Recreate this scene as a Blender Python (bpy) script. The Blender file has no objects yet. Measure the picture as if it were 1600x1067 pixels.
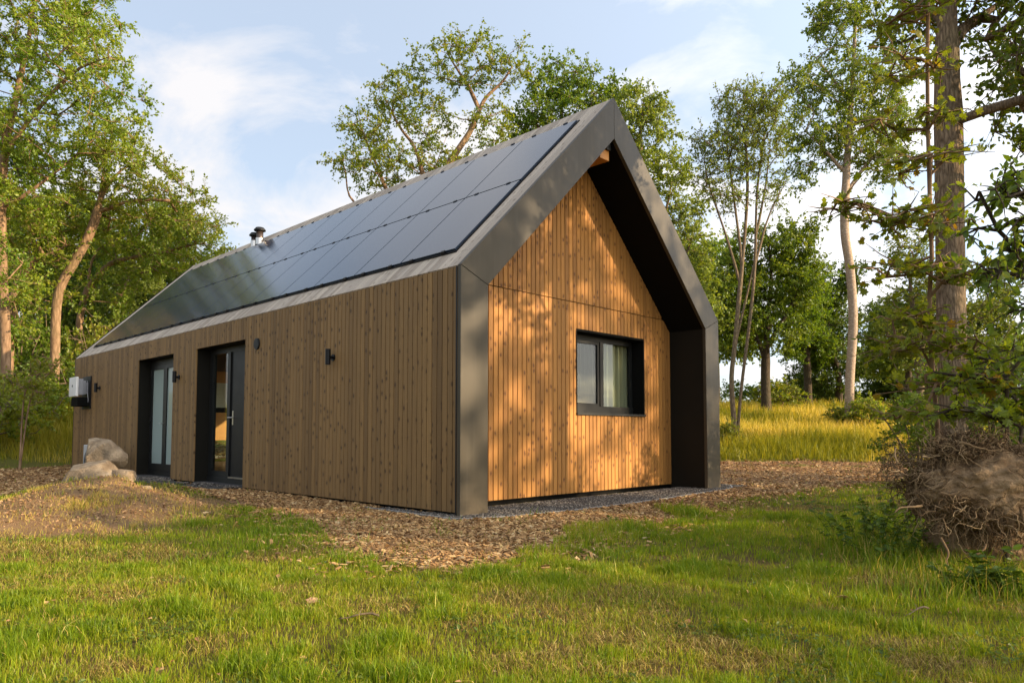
import bpy, math, random
import numpy as np
from mathutils import Vector

R = math.radians
rng = np.random.default_rng(7)
sc = bpy.context.scene
COL = sc.collection

# ------------------------------------------------------------------ camera frame (all distances in metres)
F_PX = 1125.94
CAM = np.array([-5.1954, -5.8877, 0.908])
YAW, PITCH = 0.7946, 0.0576
FW = np.array([math.sin(YAW), math.cos(YAW), 0.0])
RT = np.array([math.cos(YAW), -math.sin(YAW), 0.0])
UP = np.array([0, 0, 1.0])
F2 = FW * math.cos(PITCH) + UP * math.sin(PITCH)
U2 = UP * math.cos(PITCH) - FW * math.sin(PITCH)

def at(px, py, D):
    """world point at horizontal distance D along the view axis"""
    r = F2 + RT * (px - 800) / F_PX - U2 * (py - 610) / F_PX
    return CAM + r * (D / (r @ FW))

def on_z(px, py, z=0.0):
    r = F2 + RT * (px - 800) / F_PX - U2 * (py - 610) / F_PX
    return CAM + r * ((z - CAM[2]) / r[2])

# ------------------------------------------------------------------ noise
def _hash(ix, iy, s):
    h = (ix * 374761393 + iy * 668265263 + s * 1442695041) & 0xFFFFFFFF
    h = ((h ^ (h >> 13)) * 1274126177) & 0xFFFFFFFF
    return ((h ^ (h >> 16)) & 0xFFFF) / 65535.0

def vnoise(x, y, s=0):
    x = np.asarray(x, float); y = np.asarray(y, float)
    ix = np.floor(x).astype(np.int64); iy = np.floor(y).astype(np.int64)
    fx = x - ix; fy = y - iy
    fx = fx * fx * (3 - 2 * fx); fy = fy * fy * (3 - 2 * fy)
    a = _hash(ix, iy, s); b = _hash(ix + 1, iy, s); c = _hash(ix, iy + 1, s); d = _hash(ix + 1, iy + 1, s)
    return (a * (1 - fx) + b * fx) * (1 - fy) + (c * (1 - fx) + d * fx) * fy

def fbm(x, y, s=0, o=4):
    v = 0; a = .5; n = 0
    for k in range(o):
        v = v + a * vnoise(np.asarray(x) * 2 ** k, np.asarray(y) * 2 ** k, s + k); n += a; a *= .5
    return v / n

def sstep(a, b, x):
    t = np.clip((x - a) / (b - a), 0, 1)
    return t * t * (3 - 2 * t)

# ------------------------------------------------------------------ mesh helpers
def raw_mesh(name, V, Fs, uv=None, rnd=None, smooth=False, attrs=None):
    """V (n,3); Fs an (m,k) array of faces or a list of such arrays"""
    if not isinstance(Fs, list): Fs = [Fs]
    Fs = [np.asarray(f, np.int32) for f in Fs if len(f)]
    me = bpy.data.meshes.new(name)
    me.vertices.add(len(V)); me.vertices.foreach_set('co', np.asarray(V, np.float32).ravel())
    loops = np.concatenate([f.ravel() for f in Fs])
    tot = np.concatenate([np.full(len(f), f.shape[1], np.int32) for f in Fs])
    st = np.concatenate([[0], np.cumsum(tot)[:-1]]).astype(np.int32)
    me.loops.add(len(loops)); me.loops.foreach_set('vertex_index', loops)
    me.polygons.add(len(tot)); me.polygons.foreach_set('loop_start', st)
    me.polygons.foreach_set('use_smooth', np.full(len(tot), bool(smooth)))
    me.update(calc_edges=True)
    if uv is not None:
        l = me.uv_layers.new(name='UVMap'); l.data.foreach_set('uv', np.asarray(uv, np.float32)[loops].ravel())
    if rnd is not None:
        a = me.attributes.new('rnd', 'FLOAT', 'FACE'); a.data.foreach_set('value', np.asarray(rnd, np.float32))
    for k, v in (attrs or {}).items():
        a = me.attributes.new(k, 'FLOAT', 'POINT'); a.data.foreach_set('value', np.asarray(v, np.float32))
    return me

def link(name, me, mat=None, parent=None):
    o = bpy.data.objects.new(name, me); COL.objects.link(o)
    if mat is not None and me is not None:
        me.materials.clear(); me.materials.append(mat)
    if parent is not None: o.parent = parent
    return o

class MB:
    """collects boxes, prisms and tubes for ONE mesh object"""
    def __init__(s): s.V = []; s.F = {}; s.uv = []; s.n = 0; s.r = {}
    def add(s, V, F, uv=None, rnd=0.5):
        V = np.asarray(V, float)
        s.V.append(V); s.uv.append(np.zeros((len(V), 2)) if uv is None else np.asarray(uv, float))
        for f in F:
            f = np.asarray(f, int)
            s.F.setdefault(len(f), []).append(f + s.n); s.r.setdefault(len(f), []).append(rnd)
        s.n += len(V); return s
    def box(s, x0, x1, y0, y1, z0, z1, rnd=.5):
        V = [(x, y, z) for x in (x0, x1) for y in (y0, y1) for z in (z0, z1)]
        return s.add(V, [(0, 1, 3, 2), (4, 6, 7, 5), (0, 4, 5, 1), (2, 3, 7, 6), (0, 2, 6, 4), (1, 5, 7, 3)], rnd=rnd)
    def prism(s, A, B, rnd=.5, uv=None):
        """closed prism between two equal loops A and B"""
        n = len(A); V = list(A) + list(B)
        F = [tuple(range(n))[::-1], tuple(range(n, 2 * n))] + [(i, (i + 1) % n, n + (i + 1) % n, n + i) for i in range(n)]
        return s.add(V, F, uv=uv, rnd=rnd)
    def tube(s, pts, rad, k=8, cap=True, rnd=.5):
        V, Q, n = tube_arrays(np.asarray(pts, float), np.broadcast_to(np.asarray(rad, float), (len(pts),)), k)
        F = [tuple(q) for q in Q]
        if cap: F += [tuple(range(k))[::-1], tuple(range(len(V) - k, len(V)))]
        return s.add(V, F, rnd=rnd)
    def lathe(s, c, prof, k=20):
        """prof: (radius, z) pairs about a vertical axis at c"""
        pts = np.array([(c[0], c[1], c[2] + z) for r, z in prof]); V = []
        for (r, z) in prof:
            for i in range(k):
                a = 2 * math.pi * i / k; V.append((c[0] + r * math.cos(a), c[1] + r * math.sin(a), c[2] + z))
        F = []
        for j in range(len(prof) - 1):
            for i in range(k): F.append((j * k + i, j * k + (i + 1) % k, (j + 1) * k + (i + 1) % k, (j + 1) * k + i))
        F += [tuple(range(k))[::-1], tuple(range(len(V) - k, len(V)))]
        return s.add(V, F)
    def build(s, name, mat, parent=None, smooth=False, bevel=0):
        ks = sorted(s.F)
        me = raw_mesh(name, np.concatenate(s.V), [np.array(s.F[k]) for k in ks], uv=np.concatenate(s.uv),
                      rnd=np.concatenate([np.array(s.r[k], float) for k in ks]), smooth=smooth)
        o = link(name, me, mat, parent)
        if bevel:
            m = o.modifiers.new('Bevel', 'BEVEL'); m.width = bevel; m.segments = 2; m.limit_method = 'ANGLE'
        return o

def tube_arrays(P, rad, k):
    n = len(P)
    T = np.gradient(P, axis=0); T /= np.linalg.norm(T, axis=1)[:, None] + 1e-9
    ref = np.array([0, 0, 1.0]) if abs(T[0, 2]) < .9 else np.array([1.0, 0, 0])
    N = np.zeros_like(P); v = np.cross(T[0], ref); N[0] = v / (np.linalg.norm(v) + 1e-9)
    for i in range(1, n):
        v = N[i - 1] - T[i] * (N[i - 1] @ T[i]); N[i] = v / (np.linalg.norm(v) + 1e-9)
    B = np.cross(T, N)
    a = np.arange(k) * 2 * math.pi / k
    V = P[:, None, :] + rad[:, None, None] * (np.cos(a)[None, :, None] * N[:, None, :] + np.sin(a)[None, :, None] * B[:, None, :])
    i = np.arange(k); j = (i + 1) % k
    Q = np.concatenate([np.stack([r * k + i, r * k + j, (r + 1) * k + j, (r + 1) * k + i], 1) for r in range(n - 1)])
    return V.reshape(-1, 3), Q, n * k

def tag(o, label=None, cat=None, group=None, kind=None):
    if label: o['label'] = label
    if cat: o['category'] = cat
    if group: o['group'] = group
    if kind: o['kind'] = kind
    return o

def empty(name, loc, label=None, cat=None, group=None):
    o = bpy.data.objects.new(name, None); COL.objects.link(o)
    o.location = tuple(loc); o.empty_display_size = .3
    return tag(o, label, cat, group)

# ------------------------------------------------------------------ materials
class NT:
    def __init__(s, name):
        s.m = bpy.data.materials.new(name); s.m.use_nodes = True
        s.t = s.m.node_tree; s.t.nodes.clear()
        s.out = s.n('ShaderNodeOutputMaterial')
    def n(s, typ, **kw):
        nd = s.t.nodes.new(typ)
        for k, v in kw.items():
            if k[0] == '_': setattr(nd, k[1:], v)
            else:
                key = {'i0': 0, 'i1': 1, 'i2': 2}.get(k, k.replace('__', ' '))
                s.put(nd.inputs[key], v)
        return nd
    def put(s, sock, v):
        if hasattr(v, 'outputs'): v = v.outputs[0]
        if isinstance(v, bpy.types.NodeSocket): s.t.links.new(v, sock)
        else:
            if isinstance(v, tuple) and len(v) == 3 and sock.type == 'RGBA': v = (*v, 1)
            sock.default_value = v
    def math(s, op, a, b=0.0, clamp=False):
        nd = s.n('ShaderNodeMath', _operation=op, _use_clamp=clamp); s.put(nd.inputs[0], a); s.put(nd.inputs[1], b); return nd
    def mix(s, f, a, b, blend='MIX'):
        nd = s.n('ShaderNodeMix', _data_type='RGBA', _blend_type=blend)
        s.put(nd.inputs[0], f); s.put(nd.inputs[6], a); s.put(nd.inputs[7], b)
        return nd.outputs[2]
    def ramp(s, f, stops):
        nd = s.n('ShaderNodeValToRGB'); s.put(nd.inputs[0], f)
        e = nd.color_ramp.elements
        while len(e) < len(stops): e.new(.5)
        for el, (p, c) in zip(e, stops):
            el.position = p; el.color = (*c, 1) if isinstance(c, tuple) else (c, c, c, 1)
        return nd.outputs[0]
    def noise(s, vec, scale, detail=4, rough=.55, dist=0):
        nd = s.n('ShaderNodeTexNoise', Scale=scale, Detail=detail, Roughness=rough, Distortion=dist)
        if vec is not None: s.put(nd.inputs['Vector'], vec)
        return nd.outputs[0]
    def scale(s, vec, sx, sy, sz):
        nd = s.n('ShaderNodeMapping'); s.put(nd.inputs[0], vec); nd.inputs[3].default_value = (sx, sy, sz); return nd.outputs[0]
    def bump(s, h, strength=.3, dist=.01):
        nd = s.n('ShaderNodeBump', Strength=strength, Distance=dist); s.put(nd.inputs['Height'], h); return nd.outputs[0]
    def principled(s, col, rough=.6, normal=None, metal=0.0, spec=.5):
        p = s.n('ShaderNodeBsdfPrincipled'); s.put(p.inputs['Base Color'], col); s.put(p.inputs['Roughness'], rough)
        p.inputs['Metallic'].default_value = metal; p.inputs['Specular IOR Level'].default_value = spec
        if normal is not None: s.put(p.inputs['Normal'], normal)
        s.t.links.new(p.outputs[0], s.out.inputs[0]); return p
    def pos(s): return s.n('ShaderNodeNewGeometry').outputs['Position']
    def obj(s): return s.n('ShaderNodeTexCoord').outputs['Object']
    def rnd(s): return s.n('ShaderNodeAttribute', _attribute_name='rnd').outputs['Fac']
    def attr(s, nm): return s.n('ShaderNodeAttribute', _attribute_name=nm).outputs['Fac']
    def orand(s): return s.n('ShaderNodeObjectInfo').outputs['Random']

def mat_plain(name, col, rough=.5, metal=0.0, var=.12, nscale=8, bump=0.0, spec=.5):
    t = NT(name); n = t.noise(t.obj(), nscale, 5)
    c = t.mix(n, tuple(x * (1 - var) for x in col), tuple(min(1, x * (1 + var)) for x in col))
    rr = t.math('ADD', t.math('MULTIPLY', n, .18), rough - .09)
    t.principled(c, rr, t.bump(t.noise(t.obj(), nscale * 6, 4), bump, .004) if bump else None, metal, spec)
    return t.m

def mat_boards(name, lo, hi, knot, rough=.62, grey=0.0):
    t = NT(name); uv = t.n('ShaderNodeUVMap').outputs[0]; r = t.rnd()
    vor = t.n('ShaderNodeTexVoronoi', _voronoi_dimensions='2D', Scale=1.0, Randomness=.9)
    wob = t.n('ShaderNodeVectorMath', _operation='ADD')
    nz = t.n('ShaderNodeTexNoise', Scale=9.0, Detail=2); t.put(nz.inputs['Vector'], uv)
    sc_ = t.n('ShaderNodeVectorMath', _operation='SCALE'); t.put(sc_.inputs[0], nz.outputs[1]); sc_.inputs['Scale'].default_value = .012
    t.put(wob.inputs[0], uv); t.put(wob.inputs[1], sc_)
    wb2 = t.n('ShaderNodeVectorMath', _operation='ADD'); nz2 = t.n('ShaderNodeTexNoise', Scale=34.0, Detail=3); t.put(nz2.inputs['Vector'], uv)
    sc2 = t.n('ShaderNodeVectorMath', _operation='SCALE'); t.put(sc2.inputs[0], nz2.outputs[1]); sc2.inputs['Scale'].default_value = .03
    t.put(wb2.inputs[0], wob); t.put(wb2.inputs[1], sc2)
    t.put(vor.inputs['Vector'], t.scale(wb2, 11.3, 7.4, 1))
    d = vor.outputs['Distance']
    kn = t.ramp(d, [(0.0, 1.0), (.10, .95), (.17, .5), (.32, .0)])
    halo = t.ramp(d, [(0.0, 1.0), (.2, .7), (.48, 0.0)])
    g = t.noise(t.scale(wob, 95, 2.2, 1), 1.0, 5, .6, .6)
    rings = t.math('SINE', t.math('ADD', t.math('MULTIPLY', d, 40.0), t.math('MULTIPLY', g, 9.0)))
    gr = t.math('ADD', t.math('MULTIPLY', g, .75), t.math('MULTIPLY', t.math('MULTIPLY', rings, halo), .16), True)
    c = t.mix(t.ramp(gr, [(.2, 0.0), (.72, 1.0)]), lo, hi)
    big = t.noise(t.scale(uv, 3, .5, 1), 1.0, 3)
    c = t.mix(t.math('MULTIPLY', big, .22), c, tuple(x * .55 for x in lo))
    c = t.mix(1.0, c, t.ramp(r, [(0, (.70, .66, .62)), (.5, (.95, .92, .9)), (1, (1.18, 1.14, 1.08))]), 'MULTIPLY')
    kmask = t.math('GREATER_THAN', t.n('ShaderNodeSeparateColor', i0=vor.outputs['Color']).outputs[0], .70)
    c = t.mix(t.math('MULTIPLY', t.math('MULTIPLY', kn, kmask), .85), c, knot)
    if grey: c = t.mix(grey, c, (.30, .27, .23))
    h = t.math('ADD', gr, t.math('MULTIPLY', kn, .4))
    t.principled(c, t.math('ADD', rough, t.math('MULTIPLY', gr, .12)), t.bump(h, .25, .003), 0, .35)
    return t.m

def mat_leaf(name, stops, trans=.45, gloss=.02, var=.25, gain=1.3):
    stops = [(p, (c[0] * gain, c[1] * gain, c[2] * gain * .75)) for p, c in stops]
    t = NT(name); r = t.rnd(); o = t.orand()
    c = t.ramp(r, stops)
    hs = t.n('ShaderNodeHueSaturation'); t.put(hs.inputs['Color'], c)
    t.put(hs.inputs['Value'], t.math('ADD', t.math('MULTIPLY', o, var), 1 - var / 2)); t.put(hs.inputs['Hue'], t.math('ADD', t.math('MULTIPLY', o, .016), .492))
    d = t.n('ShaderNodeBsdfDiffuse', Color=hs)
    tr = t.n('ShaderNodeBsdfTranslucent', Color=t.mix(1.0, hs.outputs[0], (1.5, 1.35, .6), 'MULTIPLY'))
    gl = t.n('ShaderNodeBsdfGlossy', Roughness=.45, Color=(.9, .95, 1.0))
    m1 = t.n('ShaderNodeMixShader'); t.put(m1.inputs[0], trans); t.put(m1.inputs[1], d); t.put(m1.inputs[2], tr)
    m2 = t.n('ShaderNodeMixShader'); t.put(m2.inputs[0], gloss); t.put(m2.inputs[1], m1); t.put(m2.inputs[2], gl)
    t.t.links.new(m2.outputs[0], t.out.inputs[0]); return t.m

def mat_bark(name, lo, hi, sx=14, sz=2.5, bump=.9, moss=0.0):
    t = NT(name); p = t.pos()
    v = t.n('ShaderNodeTexVoronoi', _feature='DISTANCE_TO_EDGE', Scale=1.0); t.put(v.inputs['Vector'], t.scale(p, sx, sx, sz))
    n = t.noise(t.scale(p, sx * 1.5, sx * 1.5, sz * 2.2), 1.0, 6, .65)
    h = t.math('ADD', t.math('MULTIPLY', v.outputs[0], .8), t.math('MULTIPLY', n, .6), True)
    c = t.mix(t.ramp(h, [(.2, 0.0), (.75, 1.0)]), lo, hi)
    c = t.mix(t.ramp(t.noise(p, 1.1, 4), [(.5, 0.0), (.75, moss)]), c, (.10, .12, .04))
    t.principled(c, .9, t.bump(h, bump, .03), 0, .2); return t.m

def mat_glass(name, tint=(1, 1, 1), base=.06, rough=0.0):
    t = NT(name); fr = t.math('POWER', t.n('ShaderNodeLayerWeight', Blend=.5).outputs['Facing'], 4.5)
    f = t.math('ADD', t.math('MULTIPLY', fr, .7), base, True)
    tr = t.n('ShaderNodeBsdfTransparent', Color=tint); gl = t.n('ShaderNodeBsdfGlossy', Roughness=rough, Color=(1, 1, 1))
    m = t.n('ShaderNodeMixShader'); t.put(m.inputs[0], f); t.put(m.inputs[1], tr); t.put(m.inputs[2], gl)
    t.t.links.new(m.outputs[0], t.out.inputs[0]); return t.m

M = {}
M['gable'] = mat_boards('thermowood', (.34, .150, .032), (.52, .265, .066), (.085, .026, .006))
M['side'] = mat_boards('thermowood_darker', (.165, .097, .035), (.32, .198, .074), (.040, .020, .007), grey=.0)  # darker, less orange tone than the gable boards
M['slat'] = mat_boards('silvered_slats', (.36, .31, .25), (.55, .49, .42), (.20, .16, .12), rough=.8)
def _frame():
    t = NT('bronze_grey_metal'); p = t.obj(); n = t.noise(p, 1.1, 4); low = t.noise(t.scale(p, 1, 1, .55), 2.3, 2, .4)
    c = t.mix(n, (.045, .037, .0235), (.057, .047, .030))
    streak = t.ramp(t.noise(t.scale(p, 16, 16, .7), 1.0, 4), [(.52, 0.0), (.75, .22)])
    c = t.mix(streak, c, (.10, .088, .065))
    splash = t.n('ShaderNodeMapRange', i0=t.n('ShaderNodeSeparateXYZ', i0=p).outputs[2]); splash.inputs[1].default_value = .0; splash.inputs[2].default_value = .35; splash.inputs[3].default_value = .5; splash.inputs[4].default_value = 0.0
    c = t.mix(t.math('MULTIPLY', splash, t.noise(p, 22, 4)), c, (.20, .15, .09))
    t.principled(c, t.math('ADD', t.math('MULTIPLY', n, .14), .40), t.bump(low, .35, .03), 0, .32)
    return t.m
M['frame'] = _frame()
M['black'] = mat_plain('black_lining', (.006, .006, .0055), .7, 0, .15, 2, spec=.06)
M['reveal'] = mat_plain('dark_panel', (.013, .012, .009), .5, 0, .12, 2, spec=.12)
M['anthracite'] = mat_plain('anthracite_paint', (.012, .013, .0125), .45, 0, .1, 4, spec=.3)
M['lampblack'] = mat_plain('black_paint', (.006, .006, .0065), .45, 0, .1, 4, spec=.25)
M['steel'] = mat_plain('brushed_steel', (.62, .6, .57), .3, 1.0, .1, 12)
M['white'] = mat_plain('white_plastic', (.78, .77, .74), .45, 0, .04, 3)
M['unit'] = mat_plain('unit_casing', (.42, .42, .41), .5, 0, .05, 3)
M['grey'] = mat_plain('grey_plastic', (.33, .34, .36), .5, 0, .08, 3)
M['plaster'] = mat_plain('white_plaster', (.75, .73, .69), .9, 0, .04, 3)
M['honey'] = mat_plain('honey_wood', (.62, .26, .05), .5, 0, .2, 3)
M['floorwood'] = mat_plain('floor_wood', (.30, .18, .09), .5, 0, .2, 3)
M['curtain'] = mat_plain('curtain_cloth', (.42, .39, .28), .95, 0, .06, 6)
M['curtain_dark'] = mat_plain('curtain_cloth_dark', (.055, .05, .036), .95, 0, .06, 6)
M['glass'] = mat_glass('clear_glass', (.86, .9, .86), .035)
M['slab'] = mat_plain('slate_paving', (.05, .045, .042), .75, 0, .35, 3, .4)
M['concrete'] = mat_plain('concrete', (.28, .27, .25), .85, 0, .2, 6, .4)
M['pipe'] = mat_plain('copper_brown_flue', (.075, .055, .045), .35, .6, .2, 5)

def _panel():
    t = NT('solar_glass'); p = t.obj()
    n = t.noise(p, .7, 3); n2 = t.noise(t.scale(p, 1, 1, 1), 22, 3)
    c = t.mix(n, (.013, .027, .052), (.019, .036, .066))
    r = t.math('ADD', t.math('MULTIPLY', n, .05), .13)
    pr = t.principled(c, r, None, 0, .5)
    pr.inputs['IOR'].default_value = 1.56
    return t.m
M['panel'] = _panel()
def _frost():
    t = NT('frosted_glass')
    d = t.n('ShaderNodeBsdfDiffuse', Color=(.48, .58, .54)); tr = t.n('ShaderNodeBsdfTranslucent', Color=(.55, .62, .58))
    gl = t.n('ShaderNodeBsdfGlossy', Roughness=.05)
    m = t.n('ShaderNodeMixShader', i0=.4); t.put(m.inputs[1], d); t.put(m.inputs[2], tr)
    m2 = t.n('ShaderNodeMixShader'); t.put(m2.inputs[0], t.math('ADD', t.math('MULTIPLY', t.math('POWER', t.n('ShaderNodeLayerWeight', Blend=.5).outputs['Facing'], 4.5), .6), .03)); t.put(m2.inputs[1], m); t.put(m2.inputs[2], gl)
    t.t.links.new(m2.outputs[0], t.out.inputs[0]); return t.m
M['frost'] = _frost()

M['oak'] = mat_leaf('oak_leaf', [(0, (.048, .088, .008)), (.5, (.085, .132, .012)), (.85, (.125, .165, .018)), (1, (.18, .185, .03))])
M['oak_far'] = mat_leaf('far_oak_leaf', [(0, (.062, .112, .010)), (.5, (.125, .180, .016)), (1, (.22, .235, .03))], trans=.5)
M['alder'] = mat_leaf('alder_leaf', [(0, (.065, .105, .012)), (.5, (.11, .155, .022)), (1, (.175, .20, .04))])
M['birch'] = mat_leaf('poplar_leaf', [(0, (.064, .108, .014)), (.5, (.108, .160, .024)), (1, (.175, .20, .04))])
M['lush'] = mat_leaf('lush_leaf', [(0, (.05, .09, .008)), (.5, (.085, .14, .012)), (1, (.15, .185, .022))])
M['dark'] = mat_leaf('dark_leaf', [(0, (.032, .058, .008)), (.5, (.056, .094, .012)), (1, (.10, .135, .018))], trans=.3)
M['bright'] = mat_leaf('bright_leaf', [(0, (.08, .12, .012)), (.5, (.14, .175, .018)), (1, (.22, .21, .03))], trans=.45)
M['willow'] = mat_leaf('willow_leaf', [(0, (.08, .112, .018)), (.5, (.13, .172, .03)), (1, (.20, .225, .05))])
M['maple'] = mat_leaf('maple_leaf', [(0, (.075, .105, .010)), (.7, (.14, .175, .016)), (.88, (.17, .135, .02)), (1, (.17, .085, .02))], trans=.5)
M['hazel'] = mat_leaf('hazel_leaf', [(0, (.06, .10, .012)), (.5, (.10, .155, .020)), (1, (.16, .19, .035))], trans=.45)
M['grass'] = mat_leaf('lawn_blade', [(0, (.075, .135, .006)), (.40, (.145, .20, .010)), (.74, (.235, .245, .018)), (.80, (.33, .25, .08)), (1, (.44, .33, .14))], trans=.4, gloss=.015, var=0, gain=1.24)
M['meadow'] = mat_leaf('meadow_blade', [(0, (.13, .145, .012)), (.35, (.24, .225, .024)), (.65, (.36, .29, .055)), (1, (.56, .43, .15))], trans=.4, gloss=.01, var=0, gain=1.12)
M['weed'] = mat_leaf('weed_leaf', [(0, (.04, .075, .010)), (.5, (.065, .11, .014)), (1, (.11, .15, .022))], trans=.35)
M['thatch'] = mat_leaf('dead_blade', [(0, (.10, .06, .025)), (.4, (.20, .14, .055)), (.8, (.34, .25, .10)), (1, (.46, .36, .17))], trans=.15, gloss=.01, var=0, gain=1.0)
M['litter'] = mat_leaf('dry_leaf', [(0, (.16, .085, .05)), (.5, (.28, .16, .10)), (1, (.40, .27, .19))], trans=.2, var=0)
M['bark_oak'] = mat_bark('oak_bark', (.075, .050, .030), (.37, .27, .175), 26, 5, 1.0, .3)
M['bark_tan'] = mat_bark('tan_bark', (.13, .078, .043), (.36, .235, .14), 9, 2.2, .7, .25)
M['bark_grey'] = mat_bark('grey_bark', (.085, .062, .038), (.24, .18, .115), 16, 5, .5, .3)
M['bark_pale'] = mat_bark('pale_bark', (.24, .17, .12), (.50, .40, .31), 7, 14, .4, .15)
M['bark_dark'] = mat_bark('dark_bark', (.035, .026, .018), (.10, .075, .05), 15, 4, .7, .3)

# ------------------------------------------------------------------ terrain
W_, L_, HE, HR = 5.692, 14.638, 2.75, 5.59
MOUND = at(158, 760, 8.65)[:2]
SANDC = at(150, 760, 7.75)[:2]

def depth(x, y): return (x - CAM[0]) * FW[0] + (y - CAM[1]) * FW[1]

def height(x, y):
    x = np.asarray(x, float); y = np.asarray(y, float)
    dep = depth(x, y)
    a = .115 * np.maximum(0, dep - 19) + .15 * np.maximum(0, y - 16.5) * (1 - sstep(6, 11, x)) + .10 * np.maximum(0, -22 - x)
    h = 2.9 * np.tanh(a / 2.6)
    near = np.clip(np.hypot(np.maximum(0, np.maximum(-x - .6, x - W_ - .6)), np.maximum(0, np.maximum(-y - .6, y - L_ - .6))) / 1.2, 0, 1)
    h = h + near * (.07 * (fbm(x * .7, y * .7, 3, 3) - .5) + .10 * (fbm(x * .23, y * .23, 9, 2) - .5)) - .02
    h = h + .5 * sstep(20, 45, dep) * (fbm(x * .12, y * .12, 21, 3) - .5)
    dx = x - MOUND[0]; dy = y - MOUND[1]
    g = np.exp(-((dx * RT[0] + dy * RT[1]) ** 2 / (2 * .72 ** 2) + (dx * FW[0] + dy * FW[1]) ** 2 / (2 * 1.10 ** 2)))
    h = h + .31 * g * (1 + .6 * (fbm(x * 2.6, y * 2.6, 5, 4) - .5))
    return h

def hz(p): return float(height(p[0], p[1]))

def inpoly(x, y, poly):
    c = np.zeros(np.shape(x), bool); n = len(poly)
    for i in range(n):
        x0, y0 = poly[i]; x1, y1 = poly[(i + 1) % n]
        k = ((y0 > y) != (y1 > y)) & (x < (x1 - x0) * (y - y0) / (y1 - y0 + 1e-12) + x0)
        c ^= k
    return c

CHIP_POLY = [(-7.5, 18), (-4.6, 12), (-3.7, 6.6), (-2.75, 6.3), (-2.5, 7.6), (-1.2, 6.7), (-1.25, 4.4), (-1.15, 2.2), (-1.45, .6), (-1.9, -.72), (-2.25, -1.55),
             (-2.0, -2.1), (-1.35, -2.1), (-.45, -2.0), (.9, -1.75), (2.3, -1.45), (4.0, -1.15), (6.5, -1.2), (10.2, -1.4), (16.6, -1.5), (16.2, .6),
             (12.9, 3.9), (9.5, 12), (9, 20), (4, 19), (.6, 16.2), (-2, 15.6)]
GRAVEL_POLY = [(-.28, 1.4), (-.30, -.22), (.2, -.42), (1.2, -.55), (3.2, -.5), (5.2, -.30), (6.4, -.15), (6.5, 1), (W_, 1), (W_, .5), (0, .5), (0, 1.4)]

def chipmask(x, y):
    wx = x + .45 * (fbm(x * 1.3, y * 1.3, 31, 3) - .5); wy = y + .45 * (fbm(x * 1.3 + 9, y * 1.3, 33, 3) - .5)
    return inpoly(wx, wy, CHIP_POLY)

def sandmask(x, y):
    dx = x - SANDC[0]; dy = y - SANDC[1]
    d = np.sqrt(((dx * RT[0] + dy * RT[1]) / 1.28) ** 2 + ((dx * FW[0] + dy * FW[1]) / 1.8) ** 2) + .9 * (fbm(x * 1.7, y * 1.7, 41, 4) - .5)
    return 1 - sstep(.65, 1.2, d)

def axis(lo, hi, a, b, fine, growth=1.13):
    v = list(np.arange(a, b + fine / 2, fine)); s = fine; x = v[-1]
    while x < hi: s = min(s * growth, 30); x += s; v.append(x)
    s = fine; x = v[0]
    while x > lo: s = min(s * growth, 30); x -= s; v.insert(0, x)
    return np.array(v)

def build_ground():
    xs = axis(-420, 520, -7, 6, .09); ys = axis(-420, 520, -6, 8, .09)
    X, Y = np.meshgrid(xs, ys, indexing='ij'); Z = height(X, Y)
    V = np.stack([X, Y, Z], -1).reshape(-1, 3); ny = len(ys)
    i, j = np.meshgrid(np.arange(len(xs) - 1), np.arange(ny - 1), indexing='ij'); i = i.ravel(); j = j.ravel()
    Fq = np.stack([i * ny + j, (i + 1) * ny + j, (i + 1) * ny + j + 1, i * ny + j + 1], 1)
    t = NT('soil_and_turf'); p = t.pos()
    n1 = t.noise(p, 2.2, 6, .6); n2 = t.noise(p, 40, 5, .7); n3 = t.noise(p, .5, 3)
    dirt = t.mix(n2, (.095, .058, .026), (.26, .17, .08))
    turf = t.mix(n2, (.075, .085, .010), (.20, .18, .035))
    c = t.mix(t.ramp(n1, [(.35, 0.0), (.6, .75)]), dirt, turf)
    sand = t.mix(t.ramp(t.math('ADD', t.math('MULTIPLY', n2, .6), t.math('MULTIPLY', n1, .4)), [(.3, 0.0), (.7, 1.0)]), (.22, .125, .056), (.48, .31, .165))
    c = t.mix(t.attr('sand'), c, sand)
    far = t.mix(n3, (.13, .15, .02), (.26, .24, .05))
    c = t.mix(t.attr('meadow'), c, far)
    t.principled(c, .95, t.bump(t.math('ADD', n2, t.noise(p, 130, 3)), 1.0, .04), 0, .1)
    me = raw_mesh('ground', V, Fq, smooth=True, attrs={'sand': sandmask(V[:, 0], V[:, 1]), 'meadow': np.maximum(sstep(18.6, 19.8, depth(V[:, 0], V[:, 1])), V[:, 1] > 17.5)})
    tag(link('ground', me, t.m), kind='structure')

def sheet(name, maskf, x0, x1, y0, y1, st, dz, mat):
    xs = np.arange(x0, x1, st); ys = np.arange(y0, y1, st); ny = len(ys)
    X, Y = np.meshgrid(xs, ys, indexing='ij'); m = maskf(X, Y)
    q = m[:-1, :-1] & m[1:, :-1] & m[1:, 1:] & m[:-1, 1:]
    i, j = np.nonzero(q)
    Fq = np.stack([i * ny + j, (i + 1) * ny + j, (i + 1) * ny + j + 1, i * ny + j + 1], 1)
    used, inv = np.unique(Fq, return_inverse=True)
    V = np.stack([X, Y, height(X, Y) + dz], -1).reshape(-1, 3)[used]
    tag(link(name, raw_mesh(name, V, inv.reshape(-1, 4), smooth=True), mat), kind='structure')

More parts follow.
